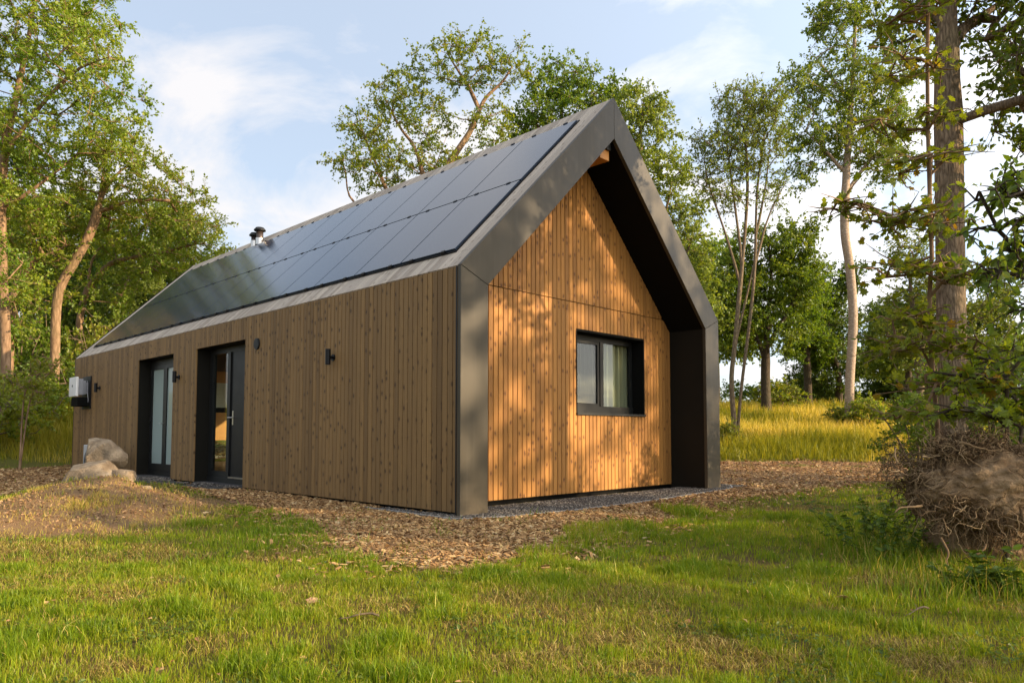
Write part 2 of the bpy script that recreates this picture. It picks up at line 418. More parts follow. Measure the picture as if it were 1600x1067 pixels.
def mat_chipbed():
    t = NT('chip_bed'); p = t.pos()
    v = t.n('ShaderNodeTexVoronoi', Scale=38.0); t.put(v.inputs['Vector'], t.scale(p, 1, 1.0, 1))
    c = t.ramp(t.n('ShaderNodeSeparateColor', i0=v.outputs['Color']).outputs[0], [(0, (.075, .04, .02)), (.5, (.22, .12, .06)), (1, (.38, .23, .12))])
    c = t.mix(t.ramp(t.noise(p, 1.3, 4), [(.45, 0.0), (.75, .6)]), c, (.12, .075, .045))
    t.principled(c, .95, t.bump(v.outputs[0], .8, .02), 0, .15); return t.m
def mat_gravel():
    t = NT('gravel_bed'); p = t.pos(); v = t.n('ShaderNodeTexVoronoi', Scale=90.0); t.put(v.inputs['Vector'], p)
    c = t.ramp(t.n('ShaderNodeSeparateColor', i0=v.outputs['Color']).outputs[0], [(0, (.04, .035, .03)), (1, (.13, .112, .095))])
    t.principled(c, .9, t.bump(v.outputs[0], .8, .01), 0, .2); return t.m

# scatter helpers -------------------------------------------------------------
def boxes_at(P, L, Wd, T, yaw, tilt, roll, taper=.25):
    """n small tapering chips as real boxes"""
    n = len(P)
    u = np.array([(-.5, -.5, -.5), (.5, -.5, -.5), (.5, .5, -.5), (-.5, .5, -.5), (-.5, -.5, .5), (.5, -.5, .5), (.5, .5, .5), (-.5, .5, .5)])
    k = rng.uniform(1 - taper * 2, 1 + taper, (n, 8, 3))
    v = u[None] * k * np.stack([L, Wd, T], 1)[:, None, :]
    cr, sr = np.cos(roll)[:, None], np.sin(roll)[:, None]
    v = np.stack([v[..., 0], v[..., 1] * cr - v[..., 2] * sr, v[..., 1] * sr + v[..., 2] * cr], -1)
    ct, st = np.cos(tilt)[:, None], np.sin(tilt)[:, None]
    v = np.stack([v[..., 0] * ct + v[..., 2] * st, v[..., 1], -v[..., 0] * st + v[..., 2] * ct], -1)
    cy, sy = np.cos(yaw)[:, None], np.sin(yaw)[:, None]
    v = np.stack([v[..., 0] * cy - v[..., 1] * sy, v[..., 0] * sy + v[..., 1] * cy, v[..., 2]], -1)
    V = (v + P[:, None, :]).reshape(-1, 3)
    f = np.array([(0, 3, 2, 1), (4, 5, 6, 7), (0, 1, 5, 4), (2, 3, 7, 6), (1, 2, 6, 5), (0, 4, 7, 3)])
    Fq = (f[None] + 8 * np.arange(n)[:, None, None]).reshape(-1, 4)
    return V, Fq

def fan_points(n, d0, d1, half=.92):
    """n points spread evenly over a wedge of ground in front of the camera, a little wider than the view"""
    D = np.sqrt(rng.uniform(d0 * d0, d1 * d1, n)); X = rng.uniform(-half, half, n) * D
    return CAM[0] + D * FW[0] + X * RT[0], CAM[1] + D * FW[1] + X * RT[1], D

def in_house(x, y, m=0.0): return (x > -m) & (x < W_ + m) & (y > -m) & (y < L_ + m)

def blades(x, y, z, ln, wd, lean, rnd, name, mat, label, cat):
    n = len(x)
    a = rng.uniform(0, 2 * math.pi, n); b = rng.uniform(0, 2 * math.pi, n)
    sx, sy = np.cos(a) * wd * .5, np.sin(a) * wd * .5
    lx, ly = np.cos(b) * lean, np.sin(b) * lean
    zc = np.sqrt(np.maximum(.1, 1 - lean ** 2))
    o = np.zeros((n, 5, 3))
    o[:, 0] = np.stack([x - sx, y - sy, z - .005], 1); o[:, 1] = np.stack([x + sx, y + sy, z - .005], 1)
    mx, my, mz = x + lx * ln * .40, y + ly * ln * .40, z + ln * .58 * zc ** .5
    o[:, 2] = np.stack([mx + sx * .8, my + sy * .8, mz], 1); o[:, 3] = np.stack([mx - sx * .8, my - sy * .8, mz], 1)
    o[:, 4] = np.stack([x + lx * ln * 1.1, y + ly * ln * 1.1, z + ln * zc], 1)
    base = 5 * np.arange(n)[:, None]
    q = base + np.array([[0, 1, 2, 3]]); tr = base + np.array([[3, 2, 4]])
    me = raw_mesh(name, o.reshape(-1, 3), [q, tr], rnd=np.concatenate([rnd, rnd]))
    return tag(link(name, me, mat), label, cat, kind='stuff')

# ------------------------------------------------------------------ the house
T_FR, D_GAB = .416, .68
S_ = math.hypot(W_ / 2, HR - HE); CA, SA = (W_ / 2) / S_, (HR - HE) / S_
TAN = SA / CA
Z_IN, Z_AP = HE + (T_FR * SA - T_FR) / CA, HR - T_FR / CA
Y_BACK = L_

def soffit(x):
    xx = x if x <= W_ / 2 else W_ - x
    return HE + xx * TAN - T_FR / CA

def board(mb, mp, a0, a1, zb, zt, rnd, off, th=.022, ch=.005):
    prof = [(a0, th), (a0, ch), (a0 + ch, 0), (a1 - ch, 0), (a1, ch), (a1, th)]
    A = [mp(a, d, zb) for a, d in prof]; B = [mp(a, d, zt(a)) for a, d in prof]
    uv = [(a + d, zb + off) for a, d in prof] + [(a + d, zt(a) + off) for a, d in prof]
    mb.prism(A, B, rnd, uv)

def board_run(mb, mp, a_lo, a_hi, zb, zt, holes, pitch=.09, gap=.010, seam=None):
    a = a_lo
    while a < a_hi - .01:
        b = min(a + pitch - gap, a_hi); r = random.random(); off = random.random() * 20
        cuts = sorted({a, b} | {h for H in holes for h in H[:2] if a + .004 < h < b - .004})
        for c0, c1 in zip(cuts[:-1], cuts[1:]):
            m = (c0 + c1) / 2; segs = [(zb, zt)]
            for (h0, h1, hb, ht) in holes:
                if h0 - .004 < m < h1 + .004:
                    new = []
                    if hb > zb: new.append((zb, lambda q, k=hb: min(k, zt(q))))
                    new.append((ht, zt)); segs = new
            for s0, s1 in segs:
                if seam and s0 < seam < s1(m):
                    board(mb, mp, c0, c1, s0, lambda q, k=s1: min(seam - .006, k(q)), r, off, ch=min(.005, (c1 - c0) / 3))
                    if min(s1(c0), s1(c1)) > seam + .01 or s1(m) > seam + .02:
                        board(mb, mp, c0, c1, seam + .006, lambda q, k=s1: max(seam + .007, k(q)), random.random(), off + 7, ch=min(.005, (c1 - c0) / 3))
                elif s1(m) - s0 > .005:
                    board(mb, mp, c0, c1, s0, s1, r, off, ch=min(.005, (c1 - c0) / 3))
        a += pitch

DOOR1 = (8.18, 10.08, 0.0, 2.39); DOOR2 = (5.20, 7.12, 0.0, 2.39); WIN = (2.818, 4.515, 1.172, 2.379)

def build_house():
    random.seed(3)
    H = empty('timber_house', (0, 0, 0), 'timber-clad gabled house with solar panels on its roof and a dark metal portal frame', 'house')
    # boarded long wall
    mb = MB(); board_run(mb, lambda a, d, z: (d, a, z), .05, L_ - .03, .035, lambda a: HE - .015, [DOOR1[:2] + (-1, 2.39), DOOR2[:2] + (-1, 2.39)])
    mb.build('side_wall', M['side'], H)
    # solid core behind the boards, with the openings left open
    c = MB(); x0, x1 = .0225, .30
    for y0, y1, z0, z1 in ((.10, DOOR2[0], .03, HE - .1), (DOOR2[1], DOOR1[0], .03, HE - .1), (DOOR1[1], L_ - .06, .03, HE - .1),
                           (DOOR2[0], DOOR2[1], 2.39, HE - .1), (DOOR1[0], DOOR1[1], 2.39, HE - .1)):
        c.box(x0, x1, y0, y1, z0, z1)
    c.build('wall_core', M['reveal'], H)
    # gable
    g = MB(); gw = lambda a, d, z: (a, D_GAB + d, z)
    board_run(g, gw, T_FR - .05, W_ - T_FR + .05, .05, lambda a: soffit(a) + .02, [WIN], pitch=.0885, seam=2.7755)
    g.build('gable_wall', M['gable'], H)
    c = MB(); yb0, yb1 = D_GAB + .0225, D_GAB + .28
    for xa, xb, z0, z1 in ((.3, WIN[0], .03, 2.7), (WIN[1], W_ - .3, .03, 2.7), (WIN[0], WIN[1], .03, WIN[2]), (WIN[0], WIN[1], WIN[3], 2.7)):
        c.box(xa, xb, yb0, yb1, z0, z1)
    A = [(.3, 2.7), (W_ - .3, 2.7), (W_ / 2, soffit(W_ / 2) - .05)]
    c.prism([(x, yb0, z) for x, z in A], [(x, yb1, z) for x, z in A])
    c.build('gable_core', M['black'], H)
    # far gable and right wall
    c = MB(); ya, yb = L_ - .26, L_ - .02
    for xa, xb, z0, z1 in ((.06, 3.3, .03, 2.7), (5.2, W_ - .06, .03, 2.7), (3.3, 5.2, .68, 2.7)): c.box(xa, xb, ya, yb, z0, z1)
    A = [(.1, 2.7), (W_ - .1, 2.7), (W_ / 2, HR - .2)]
    c.prism([(x, ya, z) for x, z in A], [(x, yb, z) for x, z in A])
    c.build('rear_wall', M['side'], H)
    c = MB()
    for y0, y1, z0, z1 in ((.1, 7.4, .03, 2.65), (14.25, L_ - .27, .03, 2.65), (7.4, 14.25, 2.55, 2.65)): c.box(W_ - .25, W_ - .02, y0, y1, z0, z1)
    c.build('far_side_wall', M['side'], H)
    f = MB(); f.box(W_ - .16, W_ - .12, 7.4, 14.25, .03, .12)  # unseen glazing, added and sized to let daylight into the rooms
    for yy in (7.4, 9.65, 11.9, 14.2): f.box(W_ - .16, W_ - .12, yy, yy + .05, .12, 2.55)
    wf = f.build('added_window_frame', M['anthracite'], H)
    MB().box(W_ - .145, W_ - .14, 7.4, 14.25, .12, 2.55).build('pane', M['glass'], wf)
    MB().box(3.3, 5.2, L_ - .15, L_ - .145, .03, .68).build('rear_pane', M['glass'], H)
    # plinth, floor, inner rooms
    MB().box(.06, W_ - .06, D_GAB + .06, L_ - .06, -.3, .033).box(.06, W_ - .06, .12, D_GAB + .059, -.3, -.04).build('plinth', M['black'], H)
    MB().box(.301, W_ - .251, D_GAB + .29, L_ - .27, .035, .10).build('interior_floor', M['floorwood'], H)
    MB().box(.31, W_ - .26, 4.6, 4.7, .1, 2.6).build('partition', M['plaster'], H)
    MB().box(.31, W_ - .26, D_GAB + .9, D_GAB + .95, .1, 2.6).build('bedroom_partition', M['plaster'], H)
    y_in = L_ - .275
    MB().box(.31, W_ - .26, y_in - .02, y_in, 2.30, 2.62).box(.31, W_ - .26, y_in - .02, y_in, .68, 1.46).build('rear_wood_panel', M['honey'], H)
    MB().box(.31, W_ - .26, y_in - .02, y_in, 1.60, 2.299).build('rear_plaster', M['plaster'], H)
    MB().box(.31, W_ - .26, y_in - .05, y_in, 1.461, 1.599).build('shelf', M['black'], H)
    # metal portal frame: four mitred front members
    m = MB(); y0, y1 = 0.0, .055; e = .0025
    xi, xo = T_FR, 0.0
    post = [(0, 0), (xi, 0), (xi, Z_IN - e), (0, HE - e)]
    band = [(0, HE + e), (xi, Z_IN + e), (W_ / 2 - e * .5, Z_AP), (W_ / 2 - e * .5, HR)]
    for P in (post, band):
        for mir in (0, 1):
            Q = [(W_ - x if mir else x, z) for x, z in P]
            m.prism([(x, y0, z) for x, z in Q], [(x, y1, z) for x, z in Q])
    m.build('portal_frame', M['frame'], H, bevel=.004)
    for x, z in ((.12, 2.70), (.30, 2.62), (W_ - .12, 2.70), (W_ - .30, 2.62), (W_ / 2, 5.40), (W_ / 2, 5.15)):
        MB().tube([(x, -.003, z), (x, .002, z)], [.006, .007], 10).build('screw', M['lampblack'], H)
    # lining of the deep reveal
    m = MB(); y0, y1 = .056, D_GAB + .02; q = .012
    post = [(.06, .0), (xi - q, .0), (xi - q, Z_IN), (.06, HE - .06)]
    band = [(.06, HE - .06), (xi - q, Z_IN + .001), (W_ / 2, Z_AP + q / CA), (W_ / 2, HR - .09)]
    mp = MB()
    for mir in (0, 1):
        Q = [(W_ - x if mir else x, z) for x, z in post]
        mp = MB(); mp.prism([(x, y0, z) for x, z in Q], [(x, y1, z) for x, z in Q])
        if mir: mp.box(W_ - xi + q - .004, W_ - xi + q - .0005, .06, D_GAB, 1.235, 1.24)
        mp.build('reveal_lining', M['reveal'], H)
        Q = [(W_ - x if mir else x, z) for x, z in band]
        m.prism([(x, y0, z) for x, z in Q], [(x, y1, z) for x, z in Q])
    m.build('soffit', M['black'], H)
    MB().box(-.006, .05, .0556, .075, .0, HE - .01).build('corner_trim', M['lampblack'], H)
    MB().box(W_ / 2 - .17, W_ / 2 + .035, .12, D_GAB - .001, 4.72, 4.93).build('ridge_beam', M['honey'], H, bevel=.006)
    MB().box(W_ / 2 - .06, W_ / 2 + .03, .085, .119, 4.86, 4.95).build('beam_bracket', M['anthracite'], H)
    # roof
    ny = int((L_ - .06) / .09)
    def slope(side):
        tx = CA if side == 0 else -CA; X0 = 0 if side == 0 else W_
        nx = -SA if side == 0 else SA
        return lambda s, y, d: (X0 + tx * s + nx * d, y, HE + SA * s + CA * d)
    rf = MB()
    for side in (0, 1):
        p = slope(side)
        rf.prism([p(.05, .06, -.025), p(S_ - .02, .06, -.025), p(S_ - .2, .06, -.2), p(.15, .06, -.12)], [p(.05, L_ - .03, -.025), p(S_ - .02, L_ - .03, -.025), p(S_ - .2, L_ - .03, -.2), p(.15, L_ - .03, -.12)])
    roof = rf.build('roof', M['black'], H)
    sl = MB()
    for side in (0, 1):
        p = slope(side)
        for k in range(ny + 1):
            y0 = .06 + k * .09; y1 = min(y0 + .082, L_ - .03); r = random.random(); off = random.random() * 20; c = .004
            if y1 - y0 < .02: continue
            prof = [(y0, -.022), (y0, -c), (y0 + c, 0), (y1 - c, 0), (y1, -c), (y1, -.022)]
            for s0, s1 in ((.0, .33 - .004), (.33, S_ - .012)) if k < 4 else ((0, S_ - .012),):
                sl.prism([p(s0, y, d) for y, d in prof], [p(s1, y, d) for y, d in prof], r, [(y, s0 + off) for y, d in prof] + [(y, s1 + off) for y, d in prof])
    sl.build('roof_slats', M['slat'], roof)
    m = MB(); P = slope(0)
    m.prism([P(-.004, L_ - .028, -.10), P(S_ + .02, L_ - .028, -.10), P(S_ + .02, L_ - .028, .012), P(-.004, L_ - .028, .012)], [P(-.004, L_ + .01, -.10), P(S_ + .02, L_ + .01, -.10), P(S_ + .02, L_ + .01, .012), P(-.004, L_ + .01, .012)])
    m.box(.0, .06, L_ - .029, L_ + .005, .0, HE - .03)
    m.build('verge_trim', M['reveal'], roof)
    m = MB(); P = slope(0)
    def slab(s0, s1, y0, y1, d0, d1, mb):
        mb.prism([P(s0, y0, d0), P(s1, y0, d0), P(s1, y0, d1), P(s0, y0, d1)], [P(s0, y1, d0), P(s1, y1, d0), P(s1, y1, d1), P(s0, y1, d1)])
    s0, s1, s2 = .0887 * S_, .4755 * S_, .8811 * S_; ya, yb = .3657, L_ - .6248
    slab(s0 - .02, s2 + .02, ya - .015, yb + .015, .001, .016, m)
    pw = (yb - ya) / 13
    m.build('mounting_tray', M['lampblack'], H)
    q = MB(); slab(s0 + .014, s1 - .014, 0, pw - .020, .017, .038, q); pa = q.build('solar_panel', M['panel'], H)
    q = MB(); slab(s1 + .014, s2 - .014, 0, pw - .020, .017, .038, q); pb = q.build('solar_panel', M['panel'], H)
    clamps = []
    for pn, (sa, sb) in ((pa, (s0, s1)), (pb, (s1, s2))):
        cc = []
        for sv in (sa,) if pn is pa else (sa, sb):
            for fr in (.2, .78):
                q = MB(); slab(sv - .017, sv + .017, pw * fr - .032, pw * fr + .032, .0165, .047, q); cc.append(q.build('clamp', M['lampblack'], pn))
        clamps.append(cc)
    for pn, cc in zip((pa, pb), clamps):
        for k in range(13):
            o = pn
            if k:
                o = pn.copy(); COL.objects.link(o); o.parent = H
                for c_ in cc: d_ = c_.copy(); COL.objects.link(d_); d_.parent = o
            o.location = (0, ya + .007 + k * pw, 0)
    # flue: two capped pipes side by side
    for (yc, r, top, s) in ((10.06, .082, .31, .905), (10.27, .072, .25, .895)):
        b = np.array(P(s * S_, yc, 0))
        q = MB(); q.lathe(b, [(r, -.05), (r, top)], 20); pipe = q.build('flue_pipe', M['pipe'], H, smooth=False)
        q = MB(); q.lathe(b, [(r + .008, -.15), (r + .010, .13), (r, .14)], 20); q.build('flue_collar', M['steel'], pipe)
        q = MB(); q.lathe(b, [(r * 1.3, top - .015), (r * 1.65, top), (r * 1.68, top + .02), (r * 1.1, top + .075), (r * .3, top + .085)], 20); q.build('flue_cap', M['anthracite'], pipe)
        for p_ in (pipe,):
            for f in p_.data.polygons: f.use_smooth = len(f.vertices) == 4
    # wall lamps on the long wall
    for y, z in ((2.57, 1.91), (7.88, 1.93), (12.58, 1.93)):
        q = MB(); q.lathe((-.085, y, z), [(.034, -.105), (.036, -.10), (.036, .10), (.034, .105), (.028, .105), (.028, .08)], 18); lamp = q.build('wall_lamp', M['lampblack'], H, smooth=False)
        q = MB(); q.tube([(-.06, y - .0, z - .005), (-.03, y, z - .005), (0, y, z - .005)], [.022, .022, .022], 10).tube([(-.016, y, z - .005), (.002, y, z - .005)], [.045, .045], 16)
        q.build('bracket', M['lampblack'], lamp)
    # round vent with slats
    q = MB(); yc, zc = 4.78, 2.28
    q.tube([(-.02, yc, zc), (.004, yc, zc)], [.088, .092], 28)
    v = q.build('vent_grille', M['lampblack'], H); q = MB()
    for k in range(-3, 4):
        hh = math.sqrt(.078 ** 2 - (k * .021) ** 2); q.box(-.028, -.019, yc - hh, yc + hh, zc + k * .021 - .004, zc + k * .021 + .004)
    q.build('vent_slats', M['anthracite'], v)
    # frosted double door
    xg = .255
    q = MB()
    q.box(xg, xg + .06, 8.18, 10.08, 2.28, 2.388).box(xg, xg + .06, 9.99, 10.08, .12, 2.28).box(xg, xg + .06, 8.18, 8.26, .12, 2.28).box(xg - .02, xg + .06, 8.18, 10.08, .035, .12)
    d = q.build('frosted_door', M['anthracite'], H)
    for a, b in ((9.245, 9.985), (8.265, 9.205)):
        q = MB(); q.box(xg - .012, xg + .045, a, b, .125, .27).box(xg - .012, xg + .045, a, b, 2.19, 2.275).box(xg - .012, xg + .045, a, a + .085, .27, 2.19).box(xg - .012, xg + .045, b - .055, b, .27, 2.19)
        q.build('door_leaf', M['anthracite'], d)
        MB().box(xg + .010, xg + .03, a + .085, b - .055, .27, 2.19).build('frosted_pane', M['frost'], d)
    MB().box(xg - .012, xg + .045, 9.206, 9.244, .125, 2.275).build('meeting_stile', M['anthracite'], d)
    q = MB(); q.tube([(xg - .012, 9.28, 1.08), (xg - .06, 9.28, 1.08), (xg - .062, 9.38, 1.08)], [.008, .008, .008], 8); q.build('handle', M['steel'], d)
    for z in (.35, 1.1, 2.05): MB().tube([(xg - .02, 9.988, z), (xg - .02, 9.988, z + .13)], [.012, .012], 8).build('hinge', M['lampblack'], d)
    # front door with glazed side light
    q = MB()
    q.box(xg, xg + .06, 5.20, 7.12, 2.29, 2.388).box(xg, xg + .06, 6.97, 7.12, .12, 2.29).box(xg, xg + .06, 5.20, 5.27, .12, 2.29).box(xg - .02, xg + .06, 5.20, 7.12, .035, .12).box(xg - .02, xg + .06, 6.24, 6.35, .12, 2.29)
    q.box(xg, xg + .06, 6.35, 6.97, .12, .23)
    d = q.build('front_door', M['anthracite'], H)
    MB().box(xg + .02, xg + .03, 6.35, 6.97, .23, 2.29).build('side_light_pane', M['glass'], d)
    MB().box(xg + .005, xg + .05, 5.272, 6.238, .122, 2.288).build('door_leaf', M['lampblack'], d)
    q = MB(); q.box(xg - .004, xg + .004, 6.13, 6.165, 1.03, 1.27).tube([(xg - .002, 6.147, 1.155), (xg - .06, 6.147, 1.155), (xg - .062, 6.02, 1.155)], [.009] * 3, 8)
    q.tube([(xg - .06, 6.147, 1.155), (xg - .062, 6.215, 1.155)], [.009] * 2, 8)
    q.build('handle', M['steel'], d)
    MB().box(xg - .03, xg + .0, 5.28, 6.23, .125, .15).build('weather_bar', M['steel'], d)
    MB().box(.0, .25, 5.2, 7.12, .0, .034).build('threshold', M['slab'], H); MB().box(.0, .25, 8.18, 10.08, .0, .034).build('threshold', M['slab'], H)
    # gable window
    yw = .90; x0, x1, z0, z1 = WIN
    q = MB(); q.box(x0, x1, D_GAB - .004, yw + .06, z1 - .012, z1 + .02).box(x0 - .012, x0 + .012, D_GAB - .004, yw + .06, z0, z1 - .012).box(x1 - .012, x1 + .012, D_GAB - .004, yw + .06, z0, z1 - .012)
    q.build('window_reveal', M['black'], H)
    q = MB(); q.box(x0 - .01, x1 + .01, D_GAB - .025, yw - .001, z0 - .018, z0 + .014); q.build('window_sill', M['anthracite'], H)
    q = MB(); q.box(x0 + .013, x1 - .013, yw, yw + .05, z1 - .09, z1 - .013).box(x0 + .013, x1 - .013, yw - .012, yw + .05, z0 + .016, z0 + .13)
    q.box(x1 - .075, x1 - .013, yw, yw + .05, z0 + .13, z1 - .09).box(3.655, 3.735, yw - .006, yw + .05, z0 + .13, z1 - .09).box(x0 + .013, x0 + .05, yw, yw + .05, z0 + .13, z1 - .09)
    w = q.build('gable_window', M['anthracite'], H)
    q = MB(); q.box(x0 + .051, 3.654, yw + .008, yw + .045, z1 - .135, z1 - .091).box(x0 + .051, 3.654, yw + .008, yw + .045, z0 + .131, z0 + .17).box(3.60, 3.654, yw + .008, yw + .045, z0 + .17, z1 - .135).box(x0 + .051, x0 + .09, yw + .008, yw + .045, z0 + .17, z1 - .135)
    q.build('sash', M['anthracite'], w)
    MB().box(x0 + .09, 3.60, yw + .025, yw + .032, z0 + .17, z1 - .135).build('pane', M['glass'], w)
    MB().box(3.735, x1 - .075, yw + .025, yw + .032, z0 + .13, z1 - .09).build('pane', M['glass'], w)
    for (a, b, mat, lab) in ((x0 + .02, 3.62, 'curtain_dark', 'dark curtain behind the left sash'), (3.70, x1 + .06, 'curtain', 'pale pleated curtain behind the right pane')):
        n = 120; xs = np.linspace(a, b, n)
        yy = yw + .125 + .05 * np.sin(xs * 50 + 1.5 * np.sin(xs * 13)) + .010 * np.sin(xs * 121)
        q = MB()
        for k in range(n - 1):
            q.add([(xs[k], yy[k], z0), (xs[k + 1], yy[k + 1], z0), (xs[k + 1], yy[k + 1], z1), (xs[k], yy[k], z1)], [(0, 1, 2, 3)])
        tag(q.build('curtain', M[mat], w, smooth=False), lab)
    # inverter and black box by the far corner
    q = MB(); q.box(-.025, .0, 13.2, 13.86, 1.46, 2.24); inv = q.build('inverter', M['lampblack'], H)
    q = MB(); q.box(-.31, -.255, 13.27, 13.86, 1.75, 2.21); q.build('white_cover', M['white'], inv, bevel=.012)
    q = MB(); q.box(-.254, -.15, 13.31, 13.82, 1.79, 2.17).box(-.149, -.09, 13.34, 13.80, 1.80, 2.13).box(-.089, -.026, 13.38, 13.78, 1.82, 2.09)
    for k in range(6): q.box(-.25 + k * .035, -.24 + k * .035, 13.295, 13.31, 1.83, 2.12)
    q.build('finned_housing', M['grey'], inv)
    MB().tube([(-.315, 13.57, 2.0), (-.309, 13.57, 2.0)], [.028, .028], 14).build('round_emblem', M['lampblack'], inv)
    MB().box(-.27, -.0255, 13.28, 13.80, 1.52, 1.735).build('junction_box', M['black'], inv, bevel=.01)
    q = MB(); q.tube([(-.05, 13.32, 1.84), (-.06, 13.27, 1.78), (-.05, 13.27, 1.70), (-.04, 13.29, 1.60)], [.008] * 4, 6); q.build('cable', M['grey'], inv)
    return H

def build_around_house():
    # outdoor unit by the wall
    e = empty('heat_pump', (-.60, 10.3, height(-.6, 10.3) - .07), 'pale boxy outdoor unit against the long wall, half hidden by the boulders', 'heat pump')
    q = MB(); q.box(-.19, .19, -.42, .42, .06, .74); q.build('casing', M['unit'], e, bevel=.015)
    q = MB(); q.tube([(-.20, .08, .40), (-.19, .08, .40)], [.26, .26], 28); fan = q.build('fan_grille', M['grey'], e)
    q = MB()
    for k in range(6): q.tube([(-.21, .08 + .04 * k * math.cos(t), .40 + .04 * k * math.sin(t)) for t in np.linspace(0, 2 * math.pi, 25)], [.004] * 25, 5, cap=False)
    q.build('grille_rings', M['lampblack'], fan)
    q = MB(); q.box(-.14, .14, -.36, -.28, -.06, .06); q.build('foot', M['lampblack'], e)
    q = MB(); q.box(-.14, .14, .28, .36, -.06, .06); q.build('foot', M['lampblack'], e)
    # slabs
    labs = ['dark slate slab below the frosted door, farther of its pair', 'dark slate slab below the frosted door, nearer of its pair', 'dark slate slab between the two doors', 'dark grey slate slab in front of the front door']
    for (y0, y1, x0, x1), lb in zip(((9.15, 10.3, -.95, -.03), (8.0, 9.12, -.95, -.03), (7.0, 7.96, -1.05, -.16), (5.3, 6.5, -.75, -.12)), labs):
        q = MB(); z = .012; q.box(x0, x1, y0, y1, z - .06, z + .022)
        tag(q.build('paving_slab', M['slab'], bevel=.006), lb, 'paving slab', 'slate slabs along the doors')
    q = MB(); q.box(-.5, .5, -.06, .06, -.02, .02); o = q.build('plank', M['honey'], bevel=.004)
    o.location = (-.30, 9.98, .06); o.rotation_euler = (0, .03, R(28)); o.scale = (.45, 1, 1)
    tag(o, 'short pale wooden offcut lying at the foot of the frosted door', 'plank')
    # curved rubber edging between gravel and chips
    pts = [(-.20, 1.5), (-.22, .3), (-.22, -.05), (-.15, -.22), (.05, -.32), (.5, -.42), (1.5, -.50), (3, -.47), (4.6, -.33), (5.6, -.22), (6.2, .1)]
    P = smooth_path([(x, y, height(x, y) + .012) for x, y in pts], 60)
    q = MB(); Pn = P.copy()
    for k in range(len(P) - 1):
        a, b = P[k], P[k + 1]; t = b - a; t /= np.linalg.norm(t); n = np.array([-t[1], t[0], 0]) * .012; u = np.array([0, 0, .022]); w = np.array([0, 0, -.06])
        q.prism([a - n + w, a + n + w, a + n + u, a - n + u], [b - n + w, b + n + w, b + n + u, b - n + u])
    tag(q.build('garden_edging', M['concrete']), 'thin grey edging strip curving round the gravel at the house corner', 'edging')

def smooth_path(pts, n):
    """Catmull-Rom through pts, n samples"""
    P = np.asarray(pts, float); P = np.vstack([2 * P[0] - P[1], P, 2 * P[-1] - P[-2]])
    m = len(P) - 3; out = []
    for u in np.linspace(0, m - 1e-6, n):
        i = int(u); t = u - i; a, b, c, d = P[i:i + 4]
        out.append(.5 * (2 * b + (c - a) * t + (2 * a - 5 * b + 4 * c - d) * t * t + (3 * b - 3 * c + d - a) * t ** 3))
    return np.array(out)

# ------------------------------------------------------------------ boulders
def mat_rock():
    t = NT('granite'); p = t.obj()
    n = t.noise(p, 7, 8, .65); n2 = t.noise(p, 60, 4, .7); n3 = t.noise(p, 2.5, 4)
    c = t.mix(t.ramp(n, [(.3, 0.0), (.7, 1.0)]), (.24, .165, .095), (.66, .51, .34))
    c = t.mix(t.ramp(n3, [(.50, 0.0), (.62, .8)]), c, (.17, .14, .10))
    c = t.mix(t.ramp(n2, [(.62, 0.0), (.75, .7)]), c, (.08, .065, .05))
    t.principled(c, .9, t.bump(t.math('ADD', n, t.math('MULTIPLY', n2, .6)), 1.0, .07), 0, .2); return t.m

def boulder(loc, size, seed, rot, label, cuts):
    import bmesh
    bm = bmesh.new(); bmesh.ops.create_icosphere(bm, subdivisions=5, radius=1)
    rr = np.random.default_rng(seed)
    V = np.array([v.co[:] for v in bm.verts])
    for nx, ny, nz, d in cuts:
        n = np.array([nx, ny, nz], float); n /= np.linalg.norm(n)
        k = V @ n - d; V -= np.outer(np.maximum(k, 0) * .97, n)
    a = .22 * (fbm(V[:, 0] * 1.9 + seed, V[:, 1] * 1.9 + V[:, 2] * 1.5, seed, 4) - .5)
    b = fbm(V[:, 0] * 7 + seed, V[:, 2] * 7 + V[:, 1] * 5, seed + 9, 3) - .5
    c_ = np.abs(fbm(V[:, 0] * 3.3 + seed, V[:, 2] * 3.3 - V[:, 1] * 2.7, seed + 4, 4) - .5)
    V *= (1 + .30 * a + .09 * b - .35 * np.maximum(0, .08 - c_))[:, None]
    for v, c in zip(bm.verts, V): v.co = c * np.array(size)
    me = bpy.data.meshes.new('boulder'); bm.to_mesh(me); bm.free()
    me.polygons.foreach_set('use_smooth', np.ones(len(me.polygons), bool))
    o = link('boulder', me, M['rock']); o.location = tuple(loc); o.rotation_euler = rot
    return tag(o, label, 'boulder', 'granite boulders on the sandy mound')
M['rock'] = mat_rock()

